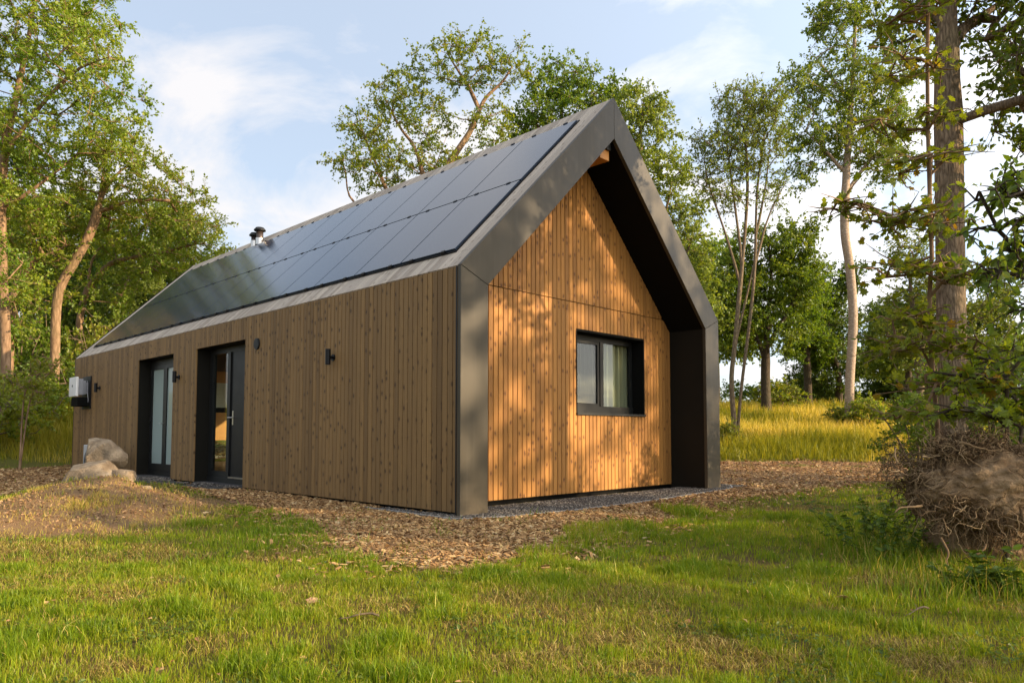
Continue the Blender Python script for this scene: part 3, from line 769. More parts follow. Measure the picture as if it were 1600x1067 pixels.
def build_boulders():
    yaw = -YAW
    boulder(at(158, 712, 9.45), (.32, .30, .315), 3, (0, .0, yaw), 'big tan boulder balanced on top of the pile on the mound', [(.1, -.15, 1, .62), (-.85, -.5, .1, .52), (.62, -.78, .05, .54), (-.2, -.75, .66, .62), (.75, .1, .7, .66), (.2, .6, .5, .7), (.45, -.5, -.75, .55), (-.5, -.4, -.75, .66)])
    boulder(at(140, 744, 8.95), (.35, .30, .24), 8, (0, .03, yaw + .1), 'wide low tan boulder leaning at the front of the pile', [(-.25, -.3, .9, .52), (.8, -.4, .45, .58), (-.9, -.3, .35, .70), (-.25, -1, .15, .58), (.35, -.75, .62, .50)])
    boulder(at(190, 744, 9.1), (.17, .18, .125), 14, (0, .1, yaw), 'small rough grey-brown boulder tucked under the big one', [(0, 0, 1, .6), (.4, -.8, .4, .7), (-.5, -.8, .2, .7), (.9, 0, .3, .75)])
    boulder(at(228, 762, 8.8), (.07, .06, .04), 21, (0, 0, .4), 'fist-sized dark stone in the grass beside the mound', [(0, 0, 1, .6), (.4, -.8, .4, .7)])
    boulder(at(205, 772, 8.6), (.06, .05, .035), 22, (0, 0, 1.4), 'fist-sized stone half sunk in the bare sand of the mound', [(0, 0, 1, .7), (-.4, -.8, .4, .6)])

# ------------------------------------------------------------------ trees
LEAF = {
    'diamond': (np.array([(0, 0, 0), (.45, -.33, .07), (1, 0, -.05), (.45, .33, .07)]), [np.array([(0, 1, 2, 3)])]),
    'oak': (np.array([(0, 0, 0), (.35, -.17, .05), (.72, -.31, .07), (1, 0, -.06), (.72, .31, .07), (.35, .17, .05)]), [np.array([(0, 1, 2, 3), (0, 3, 4, 5)])]),
    'ovate': (np.array([(0, 0, 0), (.22, -.24, .04), (.60, -.27, .05), (1, 0, -.10), (.60, .27, .05), (.22, .24, .04)]), [np.array([(0, 1, 2, 3), (0, 3, 4, 5)])]),
    'maple': (np.array([(.32, 0, 0), (0, 0, 0), (-.02, -.22, .03), (.18, -.30, .05), (.30, -.56, .02), (.50, -.34, .06), (.78, -.42, .0), (.70, -.16, .05), (1.0, 0, -.08),
                        (.70, .16, .05), (.78, .42, .0), (.50, .34, .06), (.30, .56, .02), (.18, .30, .05), (-.02, .22, .03)]),
              [np.array([(0, i, i + 1) for i in range(1, 14)] + [(0, 14, 1)])]),
}

def unit(v): return v / (np.linalg.norm(v, axis=-1, keepdims=True) + 1e-9)

def leaf_mesh(name, P, D, N, size, shape, rnd):
    base, faces = LEAF[shape]; n = len(P); m = len(base)
    D = unit(D); B = unit(np.cross(N, D)); N2 = np.cross(D, B)
    s = size[:, None, None]
    V = P[:, None, :] + s * (base[None, :, 0:1] * D[:, None, :] + base[None, :, 1:2] * B[:, None, :] + base[None, :, 2:3] * N2[:, None, :])
    Fs = []; rr = []
    for f in faces:
        Fs.append((f[None] + m * np.arange(n)[:, None, None]).reshape(-1, f.shape[1])); rr.append(np.repeat(rnd, len(f)))
    return raw_mesh(name, V.reshape(-1, 3), Fs, rnd=np.concatenate(rr))

def twig_tubes(S, E, M_, r):
    """three-sided twigs S->M->E"""
    n = len(S); a = np.arange(3) * 2 * math.pi / 3
    D = unit(E - S); ref = np.where(np.abs(D[:, 2:3]) < .9, np.array([[0, 0, 1.0]]), np.array([[1.0, 0, 0]]))
    A = unit(np.cross(D, ref)); B = np.cross(D, A)
    ring = np.cos(a)[None, :, None] * A[:, None, :] + np.sin(a)[None, :, None] * B[:, None, :]
    V = np.stack([S[:, None, :] + ring * r[:, None, None], M_[:, None, :] + ring * r[:, None, None] * .7, E[:, None, :] + ring * r[:, None, None] * .25], 1).reshape(-1, 3)
    f = []
    for j in range(2):
        for i in range(3): f.append((j * 3 + i, j * 3 + (i + 1) % 3, j * 3 + 3 + (i + 1) % 3, j * 3 + 3 + i))
    return V, (np.array(f)[None] + 9 * np.arange(n)[:, None, None]).reshape(-1, 4)

def sample_blobs(blobs, rg, spacing):
    out = []
    for (c, rad, n) in blobs:
        got = 0
        for _ in range(n * 8):
            v = rg.normal(size=3); v /= np.linalg.norm(v); v *= rg.uniform(.15, 1) ** .45
            p = np.asarray(c) + v * np.asarray(rad)
            if all(np.sum((p - q) ** 2) > spacing ** 2 for q in out[-120:]):
                out.append(p); got += 1
                if got >= n: break
    return np.array(out)

def grow(paths, tips, rg, r_base, first=.3, step=.45, e=2.3, wander=.12, limb=.42):
    """skeleton: fixed trunk/limb paths, then every tip joins the nearest sensible node"""
    nodes = []; par = []; depth = []; ok = []
    for k, P in enumerate(paths):
        prev = -1
        if k > 0:
            d = [np.linalg.norm(np.array(q) - P[0]) for q in nodes]; prev = int(np.argmin(d))
        for i, p in enumerate(P):
            if k > 0 and i == 0: continue
            nodes.append(np.array(p, float)); par.append(prev); prev = len(nodes) - 1
            ok.append(k > 0 or i / len(P) >= first)
    ntr = len(nodes)
    A = np.array(nodes); OK = np.array(ok)
    order = np.argsort([np.min(np.linalg.norm(A[OK] - t, axis=1)) for t in tips])
    tipn = []
    for ti in order:
        t = tips[ti]
        A = np.array(nodes); d = np.linalg.norm(A - t, axis=1)
        pen = d + .75 * np.maximum(0, A[:, 2] - t[2] + .1 * d) + np.where(np.array(ok), 0, 1e6)
        j = int(np.argmin(pen)); a = nodes[j]; L = np.linalg.norm(t - a)
        k = max(1, int(L / step))
        pa = nodes[par[j]] if par[j] >= 0 else a - np.array([0, 0, .3])
        m = unit(a - pa) * L * .28
        side = rg.normal(size=3) * wander * L * .5
        c1 = a + m + side * .6; c2 = t - (t - a) * .3 + side + np.array([0, 0, -.06 * L])
        prev = j
        for q in range(1, k + 1):
            u = q / k
            p = (1 - u) ** 3 * a + 3 * (1 - u) ** 2 * u * c1 + 3 * (1 - u) * u * u * c2 + u ** 3 * t
            if q < k: p = p + rg.normal(size=3) * .035 * step
            nodes.append(p); par.append(prev); ok.append(True); prev = len(nodes) - 1
        tipn.append(prev)
    n = len(nodes); A = np.array(nodes); acc = np.zeros(n); kids = [[] for _ in range(n)]
    for i in range(n):
        if par[i] >= 0: kids[par[i]].append(i)
    r_tip = .011
    for i in range(n - 1, -1, -1):
        if not kids[i]: acc[i] = max(acc[i], r_tip ** e)
        # parents always come before their children
        if par[i] >= 0: acc[par[i]] += acc[i]
    rad = acc ** (1 / e)
    g = math.log(max(r_base / r_tip, 1.2)) / math.log(max(rad[0] / r_tip, 1.01))
    rad = r_tip * (rad / r_tip) ** g
    pi = 0
    for k, P_ in enumerate(paths):
        m_ = len(P_) - (k > 0); rad[pi:pi + m_] = np.maximum(rad[pi:pi + m_], r_base * (1 if k == 0 else limb) * np.linspace(1, .16, m_)); pi += m_
    # flare at the foot
    z0 = A[0, 2]; rad *= 1 + .45 * np.exp(-np.maximum(0, A[:, 2] - z0) / .35) * (np.arange(n) < len(paths[0]))
    V = []; Q = []; off = 0; stack = [(0, -1)]
    while stack:
        s, p = stack.pop(); chain = ([p] if p >= 0 else []) + [s]; cur = s
        while kids[cur]:
            ks = sorted(kids[cur], key=lambda q: -acc[q]); nxt = ks[0]
            for q in ks[1:]: stack.append((q, cur))
            chain.append(nxt); cur = nxt
        rr = rad[chain].copy()
        if p >= 0: rr[0] = min(rad[p] * .9, rr[1] * 1.25)
        rr[-1] *= .6
        k = 12 if rr.max() > .12 else 8 if rr.max() > .05 else 5
        if len(chain) < 2: continue
        v, f, m = tube_arrays(A[chain], rr, k); V.append(v); Q.append(f + off); off += m
    return np.concatenate(V), np.concatenate(Q), A, tipn

def make_tree(name, label, group, cat, base, paths, blobs, leafmat, barkmat, r_base, leaf=.08, shape='diamond', clump=.7, twigs=8, nl=16, seed=1,
              first=.3, spacing=.35, droop=0.0, flat=.85, wander=.12, step=.45, up=.3, limb=.42):
    """base: world foot; paths and blobs in world coordinates; the parts are stored relative to the foot"""
    rg = np.random.default_rng(seed); b = np.asarray(base, float)
    paths = [np.asarray(p, float) - b for p in paths]
    blobs = [(np.asarray(c, float) - b, r, n) for c, r, n in blobs]
    tips = sample_blobs(blobs, rg, spacing)
    V, Q, A, tn = grow(paths, tips, rg, r_base, first, step, wander=wander, limb=limb)
    # leafy twigs round every tip
    n = len(tips); C = np.repeat(tips, twigs, 0); cr = np.repeat(rg.uniform(0, 1, n), twigs)
    D = rg.normal(size=C.shape); D[:, 2] = D[:, 2] * flat + .15 - droop; D = unit(D)
    ln = clump * rg.uniform(.45, 1.15, len(C)); E = C + D * ln[:, None] - np.array([0, 0, 1]) * (droop * ln[:, None] * .6)
    Md = C + D * ln[:, None] * .5 + rg.normal(size=C.shape) * .06 * ln[:, None]
    tv, tf = twig_tubes(C, E, Md, np.full(len(C), .008))
    wood = raw_mesh('trunk', np.concatenate([V, tv]), np.concatenate([Q, tf + len(V)]), smooth=True)
    C2, E2, M2, cr2 = (np.repeat(x, nl, 0) for x in (C, E, Md, cr))
    t = rg.uniform(.12, 1.05, len(C2))[:, None]
    P = np.where(t < .5, C2 + (M2 - C2) * t * 2, M2 + (E2 - M2) * (t - .5) * 2) + rg.normal(size=C2.shape) * .05 * clump
    LD = unit(E2 - C2) * .7 + rg.normal(size=C2.shape) * .75; LD[:, 2] -= .15 + droop
    LN = rg.normal(size=C2.shape) * .75; LN[:, 2] += up
    rn = np.clip(cr2 * .45 + rg.uniform(0, 1, len(C2)) * .55, 0, 1)
    lm = leaf_mesh('crown', P, LD, LN, leaf * rg.uniform(.6, 1.25, len(P)), shape, rn)
    root = empty(name, b, label, cat, group)
    link('trunk', wood, barkmat, root); link('crown', lm, leafmat, root)
    return root

def copy_tree(o, loc, rz, s, label):
    c = o.copy(); COL.objects.link(c); c.location = tuple(loc); c.rotation_euler = (0, 0, rz); c.scale = (s[0], s[0], s[1]); c['label'] = label
    for ch in o.children:
        d = ch.copy(); COL.objects.link(d); d.parent = c
    return c

def pxpath(pts, D, base=None, n=None):
    P = [at(p[0], p[1], D + (p[2] if len(p) > 2 else 0)) for p in pts]
    if base is not None: P[0] = np.array(base)
    L = sum(np.linalg.norm(P[i + 1] - P[i]) for i in range(len(P) - 1))
    return smooth_path(P, n or max(6, int(L / .45)))

def pxblobs(bl, D):
    out = []
    for b in bl:
        px, py, rx, ry, n = b[:5]; dd = b[5] if len(b) > 5 else 0
        s = (D + dd) / F_PX; rx_m, ry_m = rx * s, ry * s
        out.append((at(px, py, D + dd), (rx_m, rx_m, ry_m), n))
    return out

def foot(px, D, sink=.08):
    p = at(px, 600, D); p[2] = hz(p) - sink; return p

def build_trees():
    G1, G2, G3 = 'tall trees at the left edge of the wood', 'trees rising behind the roof', 'trees on the meadow'
    # ---- left group
    D = 22; f = foot(10, D)
    make_tree('oak_tree', 'tall oak at the far left with a lit straight trunk cut by the picture edge', G1, 'tree', f,
              [pxpath([(12, 640), (9, 540), (4, 430), (2, 330), (8, 240), (30, 130), (50, 30), (60, -70)], D, f), pxpath([(8, 240), (60, 170, -.5), (120, 110, -1), (170, 90, -1.5)], D), pxpath([(2, 330), (60, 290), (110, 250, .5), (150, 215, .8)], D)],
              pxblobs([(40, 50, 120, 80, 60), (120, 100, 85, 70, 40, -1), (170, 160, 60, 50, 22, -1), (95, 210, 110, 60, 46), (30, 290, 70, 60, 20), (190, 215, 36, 30, 8), (60, -90, 150, 80, 50), (-60, 100, 80, 120, 30), (20, 440, 40, 70, 12), (130, 20, 60, 40, 16)], D),
              M['oak_far'], M['bark_tan'], .14, leaf=.105, clump=.66, twigs=8, nl=20, seed=11, first=.35, spacing=.62)
    D = 25; f = foot(85, D)
    make_tree('oak_tree', 'oak with a curved pale trunk leaning right toward the roof', G1, 'tree', f,
              [pxpath([(85, 660), (86, 560), (88, 480), (98, 440), (116, 410), (138, 370), (151, 335), (158, 300), (165, 245), (176, 205)], D, f), pxpath([(151, 335), (190, 318), (240, 312), (290, 318)], D), pxpath([(156, 310), (172, 285), (195, 262), (225, 250)], D)],
              pxblobs([(170, 230, 60, 35, 24), (215, 275, 65, 35, 32), (265, 305, 60, 35, 30), (312, 350, 40, 26, 18), (120, 270, 50, 40, 20), (230, 330, 70, 25, 22, .5), (140, 330, 60, 40, 18, 1)], D),
              M['oak_far'], M['bark_tan'], .155, leaf=.105, clump=.62, twigs=8, nl=20, seed=12, first=.55, spacing=.6)
    D = 29; f = foot(120, D)
    make_tree('oak_tree', 'forked oak trunk behind the leaning oak, its limbs parting just left of the eave', G1, 'tree', f,
              [pxpath([(120, 650), (122, 560), (125, 495), (136, 455), (145, 440), (168, 415), (195, 405), (230, 395)], D, f), pxpath([(140, 448), (140, 420), (148, 398), (165, 380), (190, 372)], D), pxpath([(195, 405), (240, 398), (290, 385), (320, 380)], D)],
              pxblobs([(290, 360, 60, 30, 26), (240, 350, 70, 35, 28), (185, 365, 60, 35, 22), (230, 405, 80, 30, 24, .6), (320, 395, 30, 24, 10), (170, 450, 50, 30, 14), (280, 415, 60, 25, 18)], D),
              M['oak_far'], M['bark_tan'], .13, leaf=.11, clump=.66, twigs=8, nl=20, seed=13, first=.5, spacing=.62)
    D = 25; f = foot(14, D)
    make_tree('oak_tree', 'thick shaded trunk standing between the far left oak and the leaning oak', G1, 'tree', f,
              [pxpath([(18, 650), (14, 560), (20, 470), (45, 415), (80, 395)], D, f)],
              pxblobs([(80, 380, 60, 40, 22), (30, 360, 60, 50, 24), (60, 450, 50, 40, 14)], D), M['oak_far'], M['bark_tan'], .15, leaf=.12, clump=.75, twigs=8, nl=16, seed=14, first=.5, spacing=.45)
    # ---- generic wood behind, one source tree and its copies
    def local_tree(name, label, group, cat, loc, h, r, seed, leafmat, bark, leaf, n, clump, nl, lowest=.2, shape='diamond', rb=.2, twigs=8):
        rg = np.random.default_rng(seed); b = np.array(loc, float)
        tr = smooth_path([b, b + (rg.normal() * .15, rg.normal() * .15, h * .3), b + (rg.normal() * .4, rg.normal() * .4, h * .6), b + (rg.normal() * .5, rg.normal() * .5, h * .93)], 24)
        bl = []
        for k in range(9):
            z = h * (lowest + (.92 - lowest) * k / 8); w = r * math.sin(math.pi * (.16 + .76 * (k / 8) ** .85)); a = rg.uniform(0, 6.28)
            bl.append((b + np.array([math.cos(a) * r * .25, math.sin(a) * r * .25, z]), (w * .85, w * .85, h * .11), n // 9))
        return make_tree(name, label, group, cat, b, [tr], bl, leafmat, bark, rb, leaf=leaf, clump=clump, twigs=twigs, nl=nl, seed=seed, first=lowest * .7, spacing=.4, shape=shape)
    G4 = 'dense trees deeper in the wood at left'
    def gp(px, D): return foot(px, D)
    a = local_tree('forest_tree', 'dense green tree deep in the wood just behind the forked oak', G4, 'tree', gp(150, 37), 10.5, 4.2, 31, M['dark'], M['bark_dark'], .16, 150, .85, 20, .12)
    bsrc = local_tree('forest_tree', 'yellow-green tree crown closing the wood beside the far end of the roof', G4, 'tree', gp(300, 38), 9.6, 4.0, 32, M['willow'], M['bark_dark'], .13, 150, .8, 20, .12)
    for (src, px, D, rz, s, lb) in ((a, 40, 36, 1.2, (1.05, 1.15), 'dense green tree deep in the wood behind the thick shaded trunk'), (a, -70, 34, 2.6, (1, 1.3), 'dense green tree at the very left edge behind the tall oak'),
                                    (a, 225, 41, 4.0, (1, 1.1), 'dense green tree deep in the wood between the forked oak and the roof'), (bsrc, 95, 43, .7, (1.1, 1.25), 'yellow-green tree deep in the wood seen past the leaning trunk'),
                                    (a, 345, 44, 5.2, (.9, .9), 'dense green tree whose top just shows over the roof edge'), (bsrc, 190, 33, 2.2, (.75, .8), 'yellow-green tree low behind the eave corner of the house'),
                                    (bsrc, -10, 46, 3.0, (1.2, 1.3), 'yellow-green tree farthest back at the left edge'), (a, 110, 31, 3.3, (.6, .62), 'small dense tree under the fork of the oak'), (a, 265, 35, .4, (.7, .72), 'small dense tree tucked low behind the roof slope')):
        copy_tree(src, gp(px, D), rz, s, lb)
    # undergrowth shrubs
    def shrub(name, label, group, px, D, h, r, seed, leafmat, n=40, leaf=.09, nl=14, clump=.42, shape='diamond', cat='shrub', bark='bark_grey', stems=4, lift=.35):
        rg = np.random.default_rng(seed); b = foot(px, D, .05); paths = []
        for k in range(stems):
            q = rg.normal(size=2) * r * .4
            p = smooth_path([b, b + (q[0] * .4, q[1] * .4, h * .45), b + (q[0], q[1], h * .85)], 9); paths.append(p)
        bl = [(b + np.array([0, 0, h * (lift + .2)]), (r, r, h * .42), n)]
        return make_tree(name, label, group, cat, b, paths, bl, leafmat, M[bark], .02 + .008 * h, leaf=leaf, clump=clump, twigs=6, nl=nl, seed=seed, first=.25, spacing=.12, step=.22, shape=shape)
    G5 = 'shrubs at the edge of the wood'
    s1 = shrub('shrub', 'bright yellow-green shrub at the foot of the leaning oak', G5, 60, 22.5, 1.9, 1.2, 51, M['bright'], 46, .10)
    s2 = shrub('shrub', 'dark green shrub between the trunks at the left', G5, 118, 24, 2.3, 1.5, 52, M['lush'], 50, .10)
    for (src, px, D, rz, s, lb) in ((s1, -5, 20, 1, (1.1, 1.2), 'bright yellow-green shrub at the left picture edge'), (s1, 150, 27, 2, (1.2, 1.7), 'bright yellow-green shrub just left of the far house corner'), (s2, 30, 26, 3, (1.2, 1.4), 'dark green shrub behind the thick shaded trunk'),
                                    (s2, 75, 29, 1.4, (1.5, 1.9), 'dark green shrub deep between the leaning oak and the forked oak'), (s2, -40, 25, 4, (1.3, 1.6), 'dark green shrub behind the tall oak at the left edge'), (s1, 100, 33, 4.2, (1.6, 2.4), 'tall yellow-green shrub deep in the wood under the forked oak'), (s2, 180, 30, 5, (1.4, 1.9), 'dark green shrub half hidden by the far house corner')):
        copy_tree(src, foot(px, D, .05), rz, s, lb)
    f = foot(36, 17.5, .03)
    make_tree('sapling', 'thin bent sapling with two reddish stems on the grass left of the house', None, 'sapling', f,
              [pxpath([(30, 672), (36, 635), (44, 600), (60, 575), (78, 558)], 17.5, f, 14), pxpath([(30, 672), (44, 640), (56, 600), (58, 585)], 17.5, f, 12)],
              pxblobs([(55, 590, 34, 16, 10), (35, 610, 30, 14, 9), (60, 620, 22, 12, 6), (75, 565, 16, 10, 5)], 17.5), M['bright'], M['bark_tan'], .022, leaf=.085, clump=.3, twigs=4, nl=7, seed=61, first=.3, spacing=.12, step=.2)
    # ---- behind the roof
    D = 26; f = foot(640, D)
    make_tree('oak_tree', 'open oak with crooked bare limbs rising over the middle of the roof', G2, 'tree', f,
              [pxpath([(640, 640), (642, 450), (660, 340), (692, 272), (712, 240), (735, 205), (748, 175), (760, 152), (785, 128), (800, 105)], D, f), pxpath([(642, 450), (615, 330), (590, 262), (570, 215), (560, 180)], D), pxpath([(748, 175), (735, 140), (715, 110), (700, 85)], D), pxpath([(642, 450), (590, 350), (548, 310), (540, 270)], D), pxpath([(670, 310), (650, 235), (625, 200), (605, 160)], D)],
              pxblobs([(620, 150, 50, 40, 18), (575, 200, 45, 34, 16), (545, 255, 28, 26, 9), (690, 100, 55, 40, 18), (745, 100, 50, 44, 18), (805, 105, 32, 30, 9), (665, 185, 50, 38, 16), (600, 265, 70, 34, 24), (680, 255, 45, 30, 12), (770, 200, 40, 40, 12), (720, 270, 50, 30, 10)], D),
              M['oak_far'], M['bark_tan'], .19, leaf=.105, clump=.62, twigs=7, nl=18, seed=71, first=.62, spacing=.5, wander=.2)
    D = 30; f = foot(890, D)
    make_tree('oak_tree', 'green oak behind the ridge, left of the gable peak', G2, 'tree', f,
              [pxpath([(890, 650), (885, 420), (880, 280), (878, 200), (876, 130)], D, f), pxpath([(882, 300), (850, 230), (835, 180)], D), pxpath([(880, 260), (915, 190), (930, 145)], D)],
              pxblobs([(872, 130, 50, 36, 20), (845, 175, 45, 40, 18), (915, 150, 45, 36, 18), (880, 200, 70, 40, 24), (820, 215, 35, 34, 9), (955, 155, 34, 26, 10)], D),
              M['oak'], M['bark_oak'], .24, leaf=.13, clump=.72, twigs=8, nl=20, seed=72, first=.5, spacing=.45)
    D = 27; f = foot(1015, D)
    make_tree('willow_tree', 'light feathery tree right of the gable peak, reaching down the right roof edge', G2, 'tree', f,
              [pxpath([(1020, 660), (1015, 450), (1005, 320), (1000, 230), (1005, 160)], D, f), pxpath([(1010, 400), (1040, 330), (1050, 280)], D), pxpath([(1015, 450), (1070, 400), (1085, 350)], D)],
              pxblobs([(995, 170, 45, 30, 16), (1025, 165, 26, 22, 8), (1015, 220, 45, 44, 22), (1045, 275, 36, 40, 18), (1070, 340, 32, 45, 18), (1090, 410, 26, 45, 16), (1105, 470, 22, 40, 12), (1000, 280, 50, 40, 14), (970, 190, 40, 40, 12)], D),
              M['willow'], M['bark_grey'], .2, leaf=.115, clump=.66, twigs=8, nl=20, seed=73, first=.35, spacing=.42, droop=.1)
    # ---- right of the house
    D = 22.5; f = foot(1149, D)
    make_tree('alder_tree', 'slender twin-stemmed alder with a thin open crown beside the house', G3, 'tree', f,
              [pxpath([(1147, 690), (1143, 600), (1148, 540), (1158, 430), (1165, 350), (1168, 280), (1163, 200)], D, f), pxpath([(1147, 690), (1158, 610), (1174, 480), (1180, 400), (1183, 300), (1196, 200)], D, f), pxpath([(1156, 440), (1135, 370), (1108, 290), (1100, 250)], D), pxpath([(1179, 420), (1200, 340), (1228, 285)], D), pxpath([(1181, 370), (1196, 290), (1205, 210)], D), pxpath([(1160, 410), (1148, 320), (1135, 220)], D), pxpath([(1150, 530), (1172, 440), (1190, 350)], D)],
              pxblobs([(1155, 165, 45, 36, 24), (1195, 160, 40, 30, 18), (1120, 225, 38, 42, 20), (1190, 230, 50, 48, 30), (1140, 290, 42, 42, 18), (1205, 290, 30, 34, 10), (1100, 280, 22, 30, 6), (1150, 230, 50, 60, 16)], D),
              M['alder'], M['bark_grey'], .085, leaf=.078, clump=.58, twigs=8, nl=15, seed=81, first=.3, spacing=.3, wander=.1, droop=.05, limb=.5)
    D = 32; f = foot(1197, D)
    bushy = make_tree('bushy_tree', 'round bright-leaved tree filling the gap between the alder and the pale poplar trunk', G3, 'tree', f,
              [pxpath([(1197, 650), (1196, 580), (1200, 500), (1205, 430), (1200, 370)], D, f), pxpath([(1198, 540), (1235, 480), (1255, 430)], D), pxpath([(1198, 560), (1165, 490), (1150, 450)], D)],
              pxblobs([(1195, 395, 60, 42, 34), (1240, 385, 40, 36, 20), (1150, 455, 50, 45, 34), (1230, 455, 55, 45, 32), (1195, 530, 60, 30, 14), (1262, 430, 24, 30, 8), (1130, 520, 40, 55, 28), (1215, 500, 50, 30, 14)], D),
              M['lush'], M['bark_dark'], .2, leaf=.135, clump=.75, twigs=8, nl=22, seed=82, first=.3, spacing=.45)
    copy_tree(bushy, foot(1118, 37), 2.1, (1.0, 1.05), 'round bright-leaved tree showing between the right roof edge and the alder')
    copy_tree(bushy, foot(1262, 41), 4.0, (1.05, .95), 'round bright-leaved tree farther back, left of the pale poplar trunk')
    copy_tree(bushy, foot(1420, 36), 5.1, (.8, .7), 'round bright-leaved tree behind the slim maple and the oak trunk')
    D = 28; f = foot(1324, D)
    make_tree('poplar_tree', 'tall poplar with a bare pale pink trunk bent at mid height on the meadow', G3, 'tree', f,
              [pxpath([(1324, 675), (1328, 590), (1333, 500), (1328, 420), (1320, 360), (1322, 280), (1328, 190), (1334, 90), (1338, -20), (1342, -110)], D, f), pxpath([(1322, 275), (1290, 235), (1258, 205)], D), pxpath([(1322, 300), (1360, 250), (1395, 215)], D), pxpath([(1330, 160), (1290, 110), (1265, 80)], D)],
              pxblobs([(1320, 55, 55, 45, 24), (1265, 135, 46, 36, 20), (1338, 145, 60, 46, 32), (1392, 180, 50, 46, 22), (1275, 205, 50, 40, 22), (1328, 225, 60, 38, 24), (1385, 250, 40, 34, 14), (1255, 265, 28, 26, 7), (1345, -30, 60, 45, 24), (1395, 100, 40, 40, 14), (1290, 20, 30, 30, 10)], D),
              M['birch'], M['bark_pale'], .17, leaf=.115, clump=.70, twigs=9, nl=18, seed=83, first=.55, spacing=.42, droop=.05)
    D = 42
    dk = local_tree('broad_tree', 'dark tree behind the pale poplar trunk, on the crest of the meadow', G3, 'tree', foot(1310, D), 8.3, 3.0, 84, M['dark'], M['bark_dark'], .16, 170, .8, 18, .16)
    copy_tree(dk, foot(1375, 47), 1.9, (.95, .85), 'dark tree on the meadow crest right of the pale poplar trunk')
    copy_tree(dk, foot(1262, 52), 3.1, (.75, .55), 'low dark tree on the meadow crest left of the pale poplar trunk')
    copy_tree(dk, foot(1430, 44), 4.4, (.95, .75), 'dark tree on the meadow crest behind the mossy oak trunk')
    copy_tree(dk, foot(1560, 48), 5.4, (1.1, .95), 'dark tree on the meadow crest at the right picture edge')
    D = 21; f = foot(1432, D)
    make_tree('willow_tree', 'grey-green loose tree just left of the big oak trunk', G3, 'tree', f,
              [pxpath([(1440, 660), (1436, 560), (1425, 470), (1418, 400)], D, f), pxpath([(1436, 560), (1460, 480), (1480, 420)], D)],
              pxblobs([(1415, 400, 40, 32, 16), (1432, 470, 40, 40, 20), (1405, 520, 36, 30, 12), (1450, 550, 45, 45, 18), (1500, 470, 50, 50, 20), (1545, 520, 50, 50, 20), (1580, 440, 40, 50, 14)], D),
              M['alder'], M['bark_grey'], .13, leaf=.085, clump=.6, twigs=8, nl=14, seed=86, first=.3, spacing=.32, droop=.05)
    # big oak by the root plate
    D = 8.6; f = foot(1491, D, .1)
    ok = make_tree('oak_tree', 'big rough-barked oak trunk standing behind the uprooted root plate', G3, 'tree', f,
              [pxpath([(1492, 720), (1489, 600), (1486, 480), (1484, 350), (1482, 200), (1479, 90), (1482, -10), (1488, -150), (1495, -330)], D, f), pxpath([(1482, 195), (1510, 184, -.2), (1560, 166, -.5), (1650, 140, -.8), (1760, 90, -1)], D), pxpath([(1480, 65), (1520, 35, .2), (1580, -5, .3), (1680, -70, .5)], D), pxpath([(1483, 40), (1440, 0, .3), (1390, -50, .5), (1330, -120, .8)], D), pxpath([(1488, -150), (1560, -220, -.4), (1680, -300, -1)], D)],
              pxblobs([(1575, 70, 45, 40, 14), (1595, 140, 50, 30, 12), (1560, 215, 34, 24, 5), (1420, 30, 50, 34, 10, .4), (1540, -110, 150, 90, 60), (1390, -110, 100, 70, 26, .8), (1680, 60, 90, 90, 34, -1), (1720, -150, 130, 130, 50, -1), (1500, -300, 220, 100, 50), (1640, 230, 40, 60, 8, -.6), (1530, 20, 40, 24, 6)], D),
              M['oak'], M['bark_oak'], .16, leaf=.085, shape='oak', clump=.48, twigs=7, nl=11, seed=91, first=.55, spacing=.3, step=.3, wander=.16, limb=.26)
    # maple sapling with layered leaves
    D = 5.9; f = foot(1466, D, .05)
    make_tree('maple_sapling', 'slim young maple in front of the oak trunk with layered bronze and green leaves', None, 'sapling', f,
              [pxpath([(1468, 690), (1462, 620), (1455, 560), (1452, 480), (1456, 400), (1452, 280), (1449, 150), (1450, 20), (1452, -120)], D, f), pxpath([(1452, 335), (1410, 345, -.1), (1360, 325, -.2), (1310, 312, -.3)], D), pxpath([(1452, 450), (1500, 430, -.2), (1540, 415, -.3)], D), pxpath([(1456, 560), (1420, 530, .1), (1385, 525, .2)], D)],
              pxblobs([(1420, 20, 45, 14, 8), (1430, 105, 55, 12, 9), (1425, 185, 60, 14, 10), (1440, 255, 45, 14, 7), (1395, 340, 60, 10, 10, -.2), (1330, 320, 34, 8, 6, -.3), (1460, 345, 30, 14, 6), (1420, 420, 50, 14, 8), (1495, 430, 40, 16, 7, -.2), (1440, 500, 50, 14, 8), (1405, 540, 44, 12, 8), (1500, 540, 44, 20, 9, -.2), (1460, 600, 50, 14, 8), (1420, 650, 26, 14, 5, -.2), (1440, -60, 60, 40, 12)], D),
              M['maple'], M['bark_tan'], .019, leaf=.064, shape='maple', clump=.30, twigs=4, nl=4, seed=92, first=.1, spacing=.10, step=.16, flat=.3, droop=.05, up=1.0, wander=.08)
    D = 5.2; f = foot(1560, D, .05)
